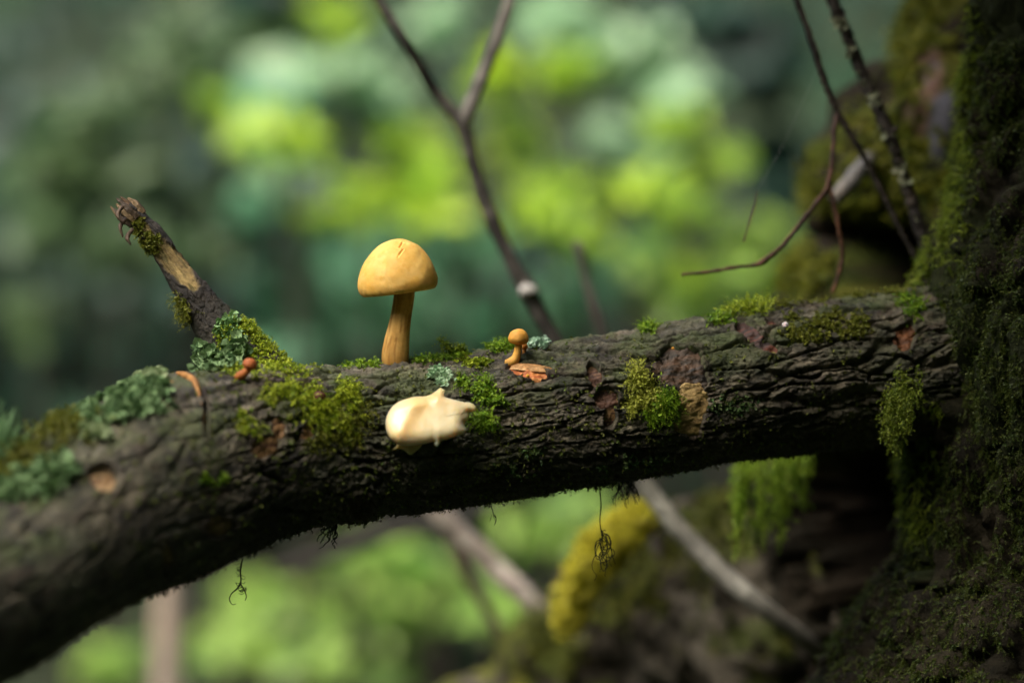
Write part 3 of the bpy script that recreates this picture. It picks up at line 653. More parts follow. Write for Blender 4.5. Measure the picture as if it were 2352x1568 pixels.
# ------------------------------------------------------------------ moss and lichen on the branch
def moss_obj(ell, n, label, ca, cb, length=.0046, leaf=.00078, joints=8, per=2, droop=.35, wild=.95, thr=.5, nf=190, vis=.3, V=LVf, N=LNf, name='moss_patch', width=.45, extra=None):
    pt, pn = pick(V, N, ell, n, thr=thr, nf=nf, vis=vis)
    if not len(pt): print('EMPTY', label); return
    m = shoots(pt, pn, length, colmix(len(pt), ca, cb), joints=joints, leaf=leaf, per=per, droop=droop, wild=wild, width=width)
    single(name, m[0], m[1], M_moss, label, 'moss', m[2], smooth=False)
YG = ((.14, .23, .012), (.56, .62, .05)); GR = ((.10, .22, .012), (.34, .48, .035)); OL = ((.15, .18, .02), (.27, .27, .04))
both = (np.vstack([LVf, SVf]), np.vstack([LNf, SN]))
moss_obj([(600, 790, 40, 45), (640, 835, 60, 30), (580, 760, 25, 20), (560, 850, 45, 22), (690, 855, 40, 18)], 1500, 'yellow-green moss spread on the slope at the foot of the broken stub', *YG, length=.0026, leaf=.0007, droop=.3, V=both[0], N=both[1], thr=.54)
moss_obj([(690, 900, 80, 28), (745, 935, 75, 40), (640, 900, 50, 25), (770, 965, 50, 40), (790, 900, 40, 25)], 1900, 'shaggy yellow-green moss mat hanging left of the cream fungus', *YG, length=.0044, leaf=.0007, droop=1.1, thr=.56)
moss_obj([(800, 965, 40, 40), (760, 1000, 60, 30), (830, 940, 20, 20)], 450, 'olive moss fringe trailing below the shaggy moss mat', *OL, length=.004, droop=.9)
moss_obj([(800, 836, 18, 8), (830, 838, 30, 6), (860, 838, 15, 5)], 190, 'low moss tuft left of the large mushroom foot', *GR, length=.0028, vis=.6, thr=.3)
moss_obj([(960, 826, 28, 7), (1000, 824, 30, 6), (1040, 818, 30, 6)], 420, 'low moss strip right of the large mushroom foot', *GR, length=.0026, vis=.6, thr=.3)
moss_obj([(1095, 830, 35, 12), (1070, 826, 20, 10)], 330, 'thin yellow moss film between the two mushroom groups', *YG, length=.0018, leaf=.0008, vis=.6)
moss_obj([(1150, 792, 26, 12)], 320, 'moss cushion just left of the small round mushroom', *GR, length=.0045, vis=.8, thr=.25)
moss_obj([(1100, 895, 28, 26), (1130, 905, 40, 20), (1075, 880, 20, 20)], 620, 'feathery moss patch right of the cream fungus tip', *GR, length=.0036, leaf=.0007, thr=.54)
moss_obj([(1112, 966, 24, 12)], 150, 'small bright moss tuft under the cream fungus right end', *GR, length=.005, droop=.5, thr=.3)
moss_obj([(1462, 880, 36, 42), (1480, 915, 40, 25), (1445, 925, 20, 25)], 760, 'pale wiry moss patch between the two bark openings', (.34, .38, .05), (.56, .56, .10), length=.0042, leaf=.0007, wild=.9, thr=.53)
moss_obj([(1528, 925, 26, 32), (1505, 945, 22, 20)], 340, 'fresh green moss tuft touching the tan bare wood', *GR, length=.0058, droop=.9, wild=.6, thr=.3)
moss_obj([(1490, 757, 18, 8)], 190, 'tiny moss cushion on top of the bare middle stretch', *GR, length=.0042, vis=.8, thr=.2)
moss_obj([(1660, 735, 30, 8), (1640, 738, 15, 6)], 240, 'sparse moss tuft on top above the dark bark opening', *GR, length=.004, vis=.8, thr=.25)
moss_obj([(1722, 708, 48, 12), (1690, 716, 22, 8)], 620, 'domed bright moss cushion on top near the drooping twig', *YG, length=.0058, vis=.85, thr=.2)
moss_obj([(1800, 700, 30, 8), (1860, 690, 40, 6), (1960, 678, 50, 6), (2060, 672, 40, 6)], 420, 'thin moss line along the top edge near the trunk', *OL, length=.003, vis=.7, thr=.3)
moss_obj([(1830, 745, 50, 26), (1900, 740, 60, 30), (1960, 750, 40, 30), (1860, 775, 50, 16)], 760, 'thin olive moss film near the trunk end of the branch', *OL, length=.002, leaf=.0009, thr=.5)
moss_obj([(2100, 705, 22, 24), (2080, 690, 20, 12)], 260, 'moss tuft in the corner of branch and trunk', *GR, length=.004, thr=.3)
moss_obj([(560, 965, 20, 26), (590, 985, 16, 12)], 110, 'thin moss trail running down the thick branch end', *YG, length=.003, droop=.9, thr=.35)
moss_obj([(490, 1095, 30, 16)], 60, 'faint moss smear on the front of the thick branch end', *GR, length=.0022)
moss_obj([(60, 1040, 90, 24), (160, 970, 60, 22), (20, 1080, 50, 30), (130, 1000, 60, 25)], 700, 'olive moss along the upper edge of the thick branch end', (.10, .12, .012), (.17, .17, .02), length=.005, leaf=.0014, vis=.7, thr=.35)
# scattered flecks: too many and too small to count
allp = []
pt, pn = pick(LVf, LNf, [(1200, 1000, 1100, 330)], 2800, thr=.52, nf=170, vis=.2)
allp.append(shoots(pt, pn, .0016, colmix(len(pt), (.09, .14, .016), (.24, .26, .05)), joints=3, leaf=.0008, per=2, droop=.6))
pt, pn = pick(LVf, LNf, [(1222, 1042, 26, 16), (1385, 1078, 20, 12), (1690, 930, 60, 20), (930, 1010, 30, 20), (1180, 1080, 40, 20), (1480, 1060, 60, 20)], 420, thr=.45, nf=200)
allp.append(shoots(pt, pn, .002, colmix(len(pt), (.08, .17, .05), (.16, .22, .07)), joints=3, leaf=.0010, per=2))
# ragged fringe along the lower edge
LOW = LVf[(LNf[:, 2] < -.72) & (uv0.reshape(-1, 2)[:, 0] > 0) & (uv0.reshape(-1, 2)[:, 0] < 2000) & (LNf[:, 1] < .35)]
i_ = RS.choice(len(LOW), 1500); allp.append(shoots(LOW[i_], np.repeat([[0, -.1, -1.]], 1500, 0), .0022, colmix(1500, (.035, .032, .014), (.08, .075, .03)), joints=3, leaf=.0008, per=2, wild=.7))
Vm, Fm, Cm = join(allp)
single('moss_flecks', Vm, Fm, M_moss, 'tiny moss flecks and crusts sprinkled over the branch bark', 'moss', Cm, kind='stuff', smooth=False)

def lich_obj(ell, n, label, ca, cb, size=.0022, thr=.42, nf=90, vis=.6, V=LVf, N=LNf, lift=.0):
    pt, pn = pick(V, N, ell, n, thr=thr, nf=nf, vis=vis)
    if not len(pt): print('EMPTY', label); return
    pt = pt + pn * RS.uniform(0, 1, (len(pt), 1)) * lift
    m = lobes(pt, pn, size, colmix(len(pt), ca, cb))
    single('lichen_patch', m[0], m[1], M_lichen, label, 'lichen', m[2], smooth=False)
BGc = ((.05, .11, .035), (.29, .42, .19)); PA = ((.14, .22, .08), (.44, .50, .28))
lich_obj([(285, 925, 85, 34), (230, 950, 60, 30), (330, 900, 50, 40)], 2600, 'dense blue-green leafy lichen on the shoulder of the thick branch end', *BGc, size=.0013, lift=.0022, thr=.53, nf=240)
lich_obj([(330, 850, 40, 24), (385, 838, 50, 9), (345, 866, 26, 16)], 1000, 'pale leafy lichen crest above the orange bark split', *PA, size=.0013, lift=.0025, vis=.9, thr=.45, nf=200)
lich_obj([(450, 820, 60, 26), (500, 830, 50, 20), (540, 800, 30, 20)], 1500, 'blue-green leafy lichen between the crest and the stub foot', *BGc, size=.0013, lift=.003, nf=200, V=both[0], N=both[1], thr=.36, vis=.8)
lich_obj([(522, 758, 22, 28), (540, 790, 18, 18)], 520, 'green leafy lichen rosette climbing the foot of the broken stub', (.08, .20, .04), (.32, .48, .22), size=.0010, lift=.0015, nf=200, V=SVf, N=SN, thr=.28)
lich_obj([(70, 1110, 80, 30), (130, 1080, 40, 30), (30, 1130, 50, 20)], 900, 'grey-green crusty lichen low on the thick branch end', *BGc, size=.0014, lift=.002, nf=180)
lich_obj([(215, 992, 26, 14)], 360, 'small pale lichen patch under the dense shoulder lichen', *PA, size=.0018, thr=.05, nf=40)
lich_obj([(1005, 860, 20, 16), (1014, 866, 22, 16)], 330, 'flat mint lichen above the cream fungus tip', (.24, .40, .22), (.50, .64, .42), size=.0009, thr=.1, nf=60, lift=.001)
lich_obj([(1232, 790, 22, 9)], 260, 'mint lichen crust behind the small round mushroom', (.28, .44, .30), (.52, .66, .50), size=.0010, vis=.9, thr=.3, lift=.002)
moss_obj([(520, 770, 20, 30), (575, 748, 20, 14)], 300, 'bright moss tufts on the shoulder of the stub foot', *YG, length=.0035, V=SVf, N=SN, vis=.8, thr=.3)
moss_obj([(318, 515, 12, 22), (345, 555, 20, 26)], 230, 'olive moss in the split tip of the broken stub', *OL, length=.0022, V=SVf, N=SN, vis=.5, thr=.3)
moss_obj([(430, 725, 14, 22), (420, 750, 12, 10), (418, 690, 10, 10)], 130, 'spiky moss tufts on the underside of the broken stub', (.16, .18, .02), (.26, .26, .03), length=.0055, V=SVf, N=SN, vis=.9, thr=.2)

# upright moss sprig between the mushrooms
hp = []
for k, (x0, y0, x1, y1, l) in enumerate([(1048, 822, 1012, 786, .0030), (1044, 822, 1026, 800, .0026), (1056, 820, 1054, 800, .0026), (1052, 822, 1066, 806, .0024)]):
    m_ = 60; t = np.linspace(0, 1, m_)[:, None]; a, b = P(x0, y0, .003), P(x1, y1, -.002)
    pts = a * (1 - t) + b * t + np.array([0, 0, .0012]) * np.sin(t * np.pi)
    hp.append(shoots(pts, norm((b - a) / np.linalg.norm(b - a) * .9 + RS.normal(0, .7, (m_, 3))), l, colmix(m_, (.14, .24, .015), (.30, .36, .03)), joints=3, leaf=.0008, per=2, wild=.3))
Vm, Fm, Cm = join(hp)
single('moss_sprig', Vm, Fm, M_moss, 'upright feathery moss sprig standing between the mushrooms', 'moss', Cm, smooth=False)

# hair-like lichens hanging below
M_hair = mat('hair_lichen', color=(.030, .034, .014), rough=.7, var=.2, vscale=400)
M_beard = mat('beard_lichen', color=(.22, .38, .16), rough=.7, var=.2, vscale=400, trans=.3)
def hang(name, strands, label, m=M_hair, r=.00016):
    Vs = []
    for k, s_ in enumerate(strands):
        pts = np.array([[*P(a, b, c_), r * w] for a, b, c_, w in s_])
        V_, F__ = tube(pts, max(14, len(pts) * 5), 5, rough=.3, seed=k, freq=900, cap=False); Vs.append((V_, F__, np.zeros((len(V_), 3))))
    V_, F__, _ = join(Vs)
    return single(name, V_, F__, m, label, 'lichen')
def wander(x, y, yy, n, dx, dy, amp, w0=1., w1=.5, rs=RS):
    out = []; px, py = x, y
    for k in range(n):
        t = k / (n - 1); out.append((px, py, yy + rs.normal(0, .0006), w0 * (1 - t) + w1 * t)); px += dx + rs.normal(0, amp); py += dy + rs.normal(0, amp * .5)
    return out
hy = .004
ss = [[(1374, 1090, hy, 1.6), (1377, 1120, hy, 1.5), (1380, 1160, hy, 1.5), (1378, 1195, hy, 1.4), (1382, 1230, hy, 1.3)]]
for k in range(15):
    a = RS.uniform(0, 6.28); cx, cy = 1388 + RS.normal(0, 6), 1258 + RS.normal(0, 24); rx, ry = RS.uniform(5, 13), RS.uniform(9, 24)
    ss.append([(cx + rx * math.cos(a + t), cy + ry * math.sin(a + t), hy + RS.normal(0, .001), 1.0) for t in np.linspace(0, RS.uniform(2.5, 6), 9)])
for k in range(4):
    ss.append(wander(1380 + RS.uniform(-3, 6), 1215 + RS.uniform(0, 20), hy, 9, RS.normal(.8, 1.2), RS.uniform(8, 13), 3, 1.2, .6))
ss.append([(1384, 1225, hy, 1.1), (1400, 1250, hy, 1.1), (1408, 1280, hy, 1), (1414, 1296, hy, .7)])
hang('hanging_lichen', ss, 'long thread lichen ending in a tangled knot, hanging under the branch')
hang('hanging_lichen', [wander(1438 + RS.normal(0, 8), 1100, .012, 8, RS.normal(0, 2), RS.uniform(5, 9), 3.5, 1.5, .7) for k in range(26)], 'short bushy dark lichen tuft hanging right of the long thread')
ss = [[(556, 1285, -.03, 2), (552, 1310, -.03, 1.9), (553, 1335, -.03, 1.8), (545, 1350, -.03, 1.6), (532, 1362, -.03, 1.5), (527, 1375, -.03, 1.3), (533, 1387, -.03, 1.0), (542, 1386, -.03, .7)],
      [(552, 1338, -.03, 1.5), (560, 1352, -.03, 1.5), (566, 1368, -.03, 1.2), (563, 1378, -.03, 1)]]
for k in range(26):
    t = RS.uniform(0, 1); x0, y0 = (554 - 2 * t, 1290 + 50 * t) if k % 2 else (552 + 12 * t, 1338 + 32 * t); s_ = RS.choice([-1, 1])
    ss.append([(x0, y0, -.03, .9), (x0 + s_ * 6, y0 + RS.uniform(-1, 5), -.03, .8), (x0 + s_ * RS.uniform(8, 13), y0 + RS.uniform(-5, 6), -.03, .5)])
hang('hanging_lichen', ss, 'forked curling lichen hanging below the thick branch end')
hang('hanging_lichen', [wander(768 + RS.normal(0, 4), 1192, -.012, 13, -1.2, RS.uniform(4, 6), 3.5, 2.2, 1.2) for k in range(9)], 'stubby dark lichen dangling near the knot')
hang('hanging_lichen', [[(1128, 1160, .0, 1), (1134, 1180, .0, 1), (1140, 1192, .0, 1), (1136, 1206, .0, .8)]] + [wander(1134 + RS.normal(0, 3), 1182, 0, 4, RS.normal(0, 2), 4, 2, .7, .4) for k in range(4)], 'tiny lichen thread below the cream fungus')
# beard lichen at the thick end
ss = []
for k in range(480):
    a = RS.uniform(-.2, 1.0) * 1.5; L_ = RS.uniform(50, 150); x0, y0 = RS.uniform(-60, 15), RS.uniform(1040, 1120)
    ss.append([(x0, y0, -.10, 1.2), (x0 + math.sin(a) * L_ * .35, y0 - math.cos(a) * L_ * .55, -.10 + RS.normal(0, .004), 1.1), (x0 + math.sin(a) * L_ * .6 + RS.normal(0, 8), y0 - math.cos(a) * L_ * .95 + RS.normal(0, 10), -.10 + RS.normal(0, .006), .7)])
hang('beard_lichen', ss, 'fluffy green beard lichen tuft on the thick branch end', M_beard, r=.00013)

# ------------------------------------------------------------------ mushrooms
def lathe(prof, nu=90, nv=120):
    prof = np.asarray(prof, float); c_, s_ = catmull(np.c_[prof[:, 0], prof[:, 0] * 0, prof[:, 1]], nu)
    v = np.linspace(0, 2 * np.pi, nv, endpoint=False)
    return np.stack([c_[:, None, 0] * np.cos(v), c_[:, None, 0] * np.sin(v), np.repeat(c_[:, 2:3], nv, 1)], -1)
def rot(V, ax, deg):
    a = math.radians(deg); c_, s_ = math.cos(a), math.sin(a)
    R = {'x': [[1, 0, 0], [0, c_, -s_], [0, s_, c_]], 'y': [[c_, 0, s_], [0, 1, 0], [-s_, 0, c_]], 'z': [[c_, -s_, 0], [s_, c_, 0], [0, 0, 1]]}[ax]
    return V @ np.array(R).T
ym_ = -.004
big_m = thing('mushroom', 'large yellow mushroom with domed cap and tall curved stem', 'mushroom', P(908, 838, ym_))
CAPP = [(.0005, 1.0), (.16, .988), (.34, .945), (.52, .855), (.68, .72), (.81, .555), (.91, .38), (.965, .22), (.985, .09), (.965, -.02), (.915, -.085), (.85, -.11), (.78, -.08)]
W_ = 93.5 * K; H_ = 109 * K
cv = lathe(CAPP, 130, 200)
nz_ = fbm(cv * 2.2 + 3, 3, 21) - .5
cv = cv * np.array([W_, W_ * .96, H_])
cn = norm(cv + np.array([0, 0, .004]))
cv = cv + cn * (.0011 * nz_ + .00022 * (fbm(cv * 350, 3, 22) - .5))[..., None]
cv[..., 0] += (cv[..., 2] / H_) * .0014 * np.sign(1) * sst(0, 1, cv[..., 2] / H_)
# torn groove near the top
capC = P(915, 660, ym_)
cvw = rot(rot(cv.reshape(-1, 3), 'x', 4), 'y', -7) + capC
uvc = proj(cvw); 
def segd(u, a, b):
    a = np.array(a, float); b = np.array(b, float); t = np.clip(((u - a) @ (b - a)) / ((b - a) @ (b - a)), 0, 1); return np.linalg.norm(u - (a + t[:, None] * (b - a)), axis=1)
dcr = np.minimum(np.minimum(segd(uvc, (924, 558), (918, 568)), segd(uvc, (926, 573), (917, 584))), segd(uvc, (917, 584), (913, 592)) + 1) + 99 * (cvw[:, 1] > ym_ + .006)
crk = np.exp(-(dcr / 1.7) ** 2); lipc = np.exp(-((dcr - 3.4) / 2.2) ** 2)
cvn = norm(cvw - capC); cvw = cvw + cvn * (-.0006 * crk + .00016 * lipc)[:, None]
cq = cvw - capC
cc = noise_col(cq, (.82, .48, .11), (.84, .52, .14), (.79, .43, .08), 170, 33)
cc = cc * (.96 + .08 * fbm(cq * 900, 2, 35))[:, None]
rim = sst(.30, .02, (cvw[:, 2] - cvw[:, 2].min()) / H_)[:, None] * sst(.5, .75, fbm(cq * 500, 3, 36))[:, None] * .5
cc = cc * (1 - rim) + np.array([.34, .15, .025]) * rim
cc = cc * (1 - .5 * crk[:, None]) + np.array([.62, .22, .03]) * .5 * crk[:, None]
spot = sst(.70, .76, fbm(cq * 420, 2, 38))[:, None] * .15; cc = cc * (1 - spot) + np.array([.45, .20, .03]) * spot
part('cap', cvw, grid_faces(130, 200), M_cap, big_m, cc)
# gills under the cap
ng = 180; gv = np.linspace(0, 2 * np.pi, ng * 2, endpoint=False); gr = np.linspace(.20, .86, 14)
dz = np.where(np.arange(ng * 2) % 2 == 0, -.05, .05)
G = np.stack([gr[:, None] * np.cos(gv), gr[:, None] * np.sin(gv), (.06 + .16 * (1 - ((gr - .2) / .66) ** 2))[:, None] + dz[None] * np.sin(np.linspace(.15, 1, 14) * np.pi * .85)[:, None]], -1) * np.array([W_, W_ * .96, H_])
Gw = rot(rot(G.reshape(-1, 3), 'x', 4), 'y', -7) + capC
part('gills', Gw, grid_faces(14, ng * 2), M_stem, big_m, np.repeat([[.50, .27, .06]], len(Gw), 0))
def mstem(ctrl, parent, c1, c2, c3, n=120, nt=72, seed=0, name='stem', ribs=.03):
    pts = ctrl3(ctrl); c_, s_ = catmull(pts, n); T, U, F = frames(c_[:, :3], (0, 1, 0)); t = np.linspace(0, 2 * np.pi, nt, endpoint=False)
    d = np.cos(t)[None, :, None] * U[:, None] + np.sin(t)[None, :, None] * F[:, None]
    qq = np.stack([np.repeat(s_[:, None], nt, 1), np.cos(t)[None] * c_[:, 3:4], np.sin(t)[None] * c_[:, 3:4]], -1)
    r = c_[:, 3:4] * (1 + ribs * 2 * (fbm(qq * A(60, 900), 3, seed) - .5) + .06 * (fbm(qq * 120, 2, seed + 3) - .5))
    V = c_[:, None, :3] + d * r[..., None]
    cc = noise_col(qq, c1, c2, c3, A(70, 700), seed + 5)
    ft = sst(.62, .95, s_ / s_[-1])[:, None, None] * .55; cc = cc * (1 - ft) + np.asarray(c3) * .75 * ft
    return part(name, V.reshape(-1, 3), grid_faces(n, nt), M_stem, parent, cc.reshape(-1, 3)), s_
mstem([(928, 640, ym_, 23), (929, 664, ym_, 23.5), (927, 690, ym_, 23.5), (922, 720, ym_, 24), (917, 750, ym_, 25.5), (912, 780, ym_, 28.5), (909, 806, ym_, 31), (908.5, 824, ym_, 31), (909, 842, ym_, 28.5), (909, 856, ym_, 24)], big_m,
      (.54, .29, .06), (.64, .38, .10), (.38, .18, .035), seed=61)
def small_mush(label, cap, wh, yy, stem_ctrl, capcol, stemcol, tilt=0):
    t = thing('mushroom', label, 'mushroom', P(stem_ctrl[-1][0], stem_ctrl[-1][1], yy))
    pr = [(.001, 1.0), (.3, .96), (.58, .82), (.80, .58), (.94, .25), (.985, -.05), (.95, -.32), (.80, -.55), (.55, -.68), (.3, -.72)]
    v = lathe(pr, 60, 72); v = v * (1 + .10 * (fbm(v * 1.8 + yy * 100, 2, 5) - .5))[..., None]
    s = 1 + yy / D; v = v.reshape(-1, 3) * np.array([wh[0] * K * s, wh[0] * K * s, wh[1] * K * s]); v = rot(v, 'y', tilt) + P(*cap, yy)
    part('cap', v, grid_faces(60, 72), M_cap, t, noise_col(v, capcol, np.array(capcol) * 1.12, np.array(capcol) * .82, 350, 8))
    mstem(stem_ctrl, t, stemcol, np.array(stemcol) * 1.15, np.array(stemcol) * .7, n=60, nt=36, seed=70)
yl = -.012
small_mush('small orange-yellow mushroom with a round cap and bent foot', (1191, 776), (24, 21), yl, [(1192, 782, yl, 8.5), (1190, 800, yl, 8.5), (1187, 815, yl, 9.5), (1182, 826, yl, 11.5), (1174, 832, yl, 12), (1166, 833, yl, 10), (1159, 832, yl, 6)], (.68, .33, .055), (.64, .33, .06), tilt=4)
small_mush('tiny orange mushroom bud tucked behind the small mushroom stem', (1205, 796), (8, 8), yl + .006, [(1205, 800, yl + .006, 4.2), (1204, 808, yl + .006, 4.5), (1202, 818, yl + .006, 6), (1201, 828, yl + .006, 6.5), (1201, 840, yl + .006, 5)], (.66, .26, .04), (.55, .22, .04))
yo = -.055
small_mush('rusty orange mushroom button sprouting from moss left of the stub foot', (574, 837), (17, 15), yo, [(571, 845, yo, 9), (564, 854, yo, 9), (556, 860, yo, 10), (549, 864, yo, 10), (540, 868, yo, 6)], (.34, .095, .02), (.36, .11, .022), tilt=15)
# tongue of pale orange wood under the small mushrooms
wv, wu = np.meshgrid(np.linspace(0, 1, 30), np.linspace(0, 1, 40), indexing='ij')
x_ = 1168 + 96 * wu + 6 * np.sin(wv * 3); top_ = 835 - 4 * np.sin(wu * 3.1) + 8 * wu; y_ = top_ + (12 + 5 * np.sin(wu * 3.1)) * wv
fm = facing.ravel() & (np.abs(uv0.reshape(-1, 2)[:, 0] - 1215) < 70) & (np.abs(uv0.reshape(-1, 2)[:, 1] - 845) < 45); cand = (LB + Ld * (.0040 * big)[..., None]).reshape(-1, 3)[fm]; cuv = proj(cand)
SW = []
for a, b, w2 in zip(x_.ravel(), y_.ravel(), wv.ravel()):
    dd = (cuv[:, 0] - a) ** 2 + (cuv[:, 1] - b) ** 2; k3 = np.argsort(dd)[:4]; yy = cand[k3, 1].mean(); SW.append(P(a, b, yy - .0002 + .0016 * w2))
SW = np.array(SW)
o = part('exposed_wood', SW, grid_faces(30, 40, False), M_wood, log, noise_col(SW, (.60, .32, .12), (.55, .27, .09), (.66, .38, .16), np.array([120, 600, 600]), 3)); o['label'] = 'smooth pale orange wood tongue at the foot of the small mushroom'
# little orange buds and pale bits in the openings
def bead(name, x, y, yy, r, col, label, cat):
    v = lathe([(.001, 1), (.5, .86), (.9, .45), (1, 0), (.85, -.5), (.5, -.8), (.2, -.9)], 16, 20); v = v * (1 + .3 * (fbm(v * 2 + x, 2, 3) - .5))[..., None]
    v = v.reshape(-1, 3) * r * K + P(x, y, yy); return single(name, v, grid_faces(16, 20), M_cap, label, cat, np.repeat([col], len(v), 0))
def log_front(x, y):
    uvl = proj(LVf); i = np.where((np.abs(uvl[:, 0] - x) < 6) & (np.abs(uvl[:, 1] - y) < 6))[0]
    return LVf[i, 1].min() if len(i) else -.02
for x, y, r, c_, lb in [(1607, 862, 5.5, (.62, .22, .02), 'tiny orange bud in the dark bark opening above the tan wood'), (1546, 800, 4, (.5, .22, .02), 'tiny amber bud at the top of the dark bark opening'),
                        (1402, 902, 12, (.52, .32, .13), 'pale woody nub inside the narrow bark hollow'), (1804, 747, 8, (.6, .56, .56), 'small white bead at the upper red-brown crack'),
                        (1212, 863, 4.5, (.7, .34, .04), 'cluster bead of orange at the lower edge of the orange scar'), (733, 912, 14, (.09, .02, .018), 'dark red scrap lying in the shaggy moss mat')]:
    bead('fungus_bud' if 'bud' in lb or 'bead' in lb else 'bark_scrap', x, y, log_front(x, y) + .0006, r, c_, lb, 'fungus' if 'bud' in lb or 'bead' in lb else 'bark')

# ------------------------------------------------------------------ cream jelly fungus
OUT = [(892, 946), (902, 932), (916, 922), (935, 915), (954, 910.5), (975, 909.5), (990, 905), (1002, 897), (1012, 889.5), (1016, 893), (1022, 895), (1020, 903), (1022, 911), (1050, 919), (1066, 923), (1077, 923.5), (1087, 927), (1095, 935), (1093, 943), (1085, 946), (1077, 945), (1078, 954), (1076, 963), (1068, 970),
       (1069, 979), (1073, 987), (1066, 996), (1054, 1000), (1030, 1008), (1014, 1012), (1010, 1020), (1004, 1026), (999, 1022), (997, 1014), (980, 1018), (962, 1021), (940, 1024), (917, 1022), (903, 1013), (893, 1003), (887, 988), (885, 972), (887, 958)]
def pillow(outline, ybase, thick, res=1.6, relief=None, fwd=None):
    """closed swollen sheet from an outline: front and back skins meet at the rim"""
    po = np.array(outline, float); cl = np.vstack([po, po[:1]])
    pc, _ = catmull(np.c_[cl, cl[:, :1] * 0], 170); pc = pc[:-1, :2]
    cen = pc.mean(0); nr = 34
    tt = np.linspace(0, 1, nr)
    G = cen + (pc[None] - cen) * tt[:, None, None]
    n = len(pc)
    ds = np.linalg.norm(np.roll(pc, -1, 0) - pc, axis=1)
    dd = np.maximum(np.linalg.norm(G[:, :, None] - pc[None, None], axis=-1), .6)
    dist = (2 / np.pi * (dd ** -4 * ds).sum(-1)) ** (-1 / 3.); dist[-1] = 0
    h = thick * np.sqrt(np.clip(1 - (1 - np.clip(dist / 34, 0, 1)) ** 2, 0, 1))
    u, v = G[..., 0], G[..., 1]
    yb = ybase(u, v); rl = relief(u, v) * np.clip(dist / 10, 0, 1) if relief is not None else 0
    def sk(off): 
        yy = yb + off; s = 1 + yy / D
        return np.stack([(u - 1176) * K * s, yy, Z0 + (784 - v) * K * s], -1)
    Fr = sk(-h - rl); Bk = sk(h * .35)
    V = np.vstack([Fr.reshape(-1, 3), Bk[:-1].reshape(-1, 3)])
    F1 = grid_faces(nr, n)
    idx = np.arange(nr * n).reshape(nr, n); idb = np.vstack([nr * n + np.arange((nr - 1) * n).reshape(nr - 1, n), idx[-1:]])
    a = idb[:-1]; b = idb[1:]; F2_ = np.stack([a, b, np.roll(b, -1, 1), np.roll(a, -1, 1)], -1).reshape(-1, 4)
    return V, np.vstack([F1, F2_]), np.concatenate([u.ravel(), u[:-1].ravel()]), np.concatenate([v.ravel(), v[:-1].ravel()])
yb = lambda u, v: -.0335 - .008 * sst(900, 1020, v) + .004 * sst(1040, 1100, u) + .0035 * sst(915, 890, v)
rel = lambda u, v: .0004 * np.exp(-(((u - 985) * .2 + (v - 926)) / 9) ** 2) + .0009 * np.exp(-(((u - 925) + (v - 985) * .45) / 20) ** 2) - .0002 * np.exp(-(((u - 962) + (v - 960) * .75) / 18) ** 2) + .0003 * (fbm(np.stack([u / 22, v / 22, u * 0], -1), 2, 5) - .5)
Vj, Fj, uj, vj = pillow(OUT, yb, .0042, relief=rel)
jel = thing('bracket_fungus', 'glossy cream jelly-like bracket fungus on the front of the branch', 'fungus', P(950, 1030, -.035))
t_ = np.exp(-(((uj - 955) + (vj - 950) * .6) / 40) ** 2) * .9 + .3 * sst(1000, 905, vj); t_ = np.clip(t_, 0, 1)[:, None]
cj = np.array([.70, .59, .36]) * (1 - t_) + np.array([.74, .53, .24]) * t_
rimc = sst(1000, 1020, vj)[:, None] * .5; cj = cj * (1 - rimc) + np.array([.72, .68, .50]) * rimc
part('lobe', Vj, Fj, M_jelly, jel, cj)
Vj, Fj, uj, vj = pillow([(898, 1034), (908, 1026), (916, 1016), (940, 1014), (972, 1012), (966, 1026), (956, 1036), (943, 1044), (930, 1036), (918, 1030), (906, 1032)], lambda u, v: -.037 + 0 * u, .002)
o = part('lower_fold', Vj, Fj, M_jelly, jel, np.repeat([[.62, .42, .16]], len(Vj), 0)); o['label'] = 'tan fold under the cream lobe'

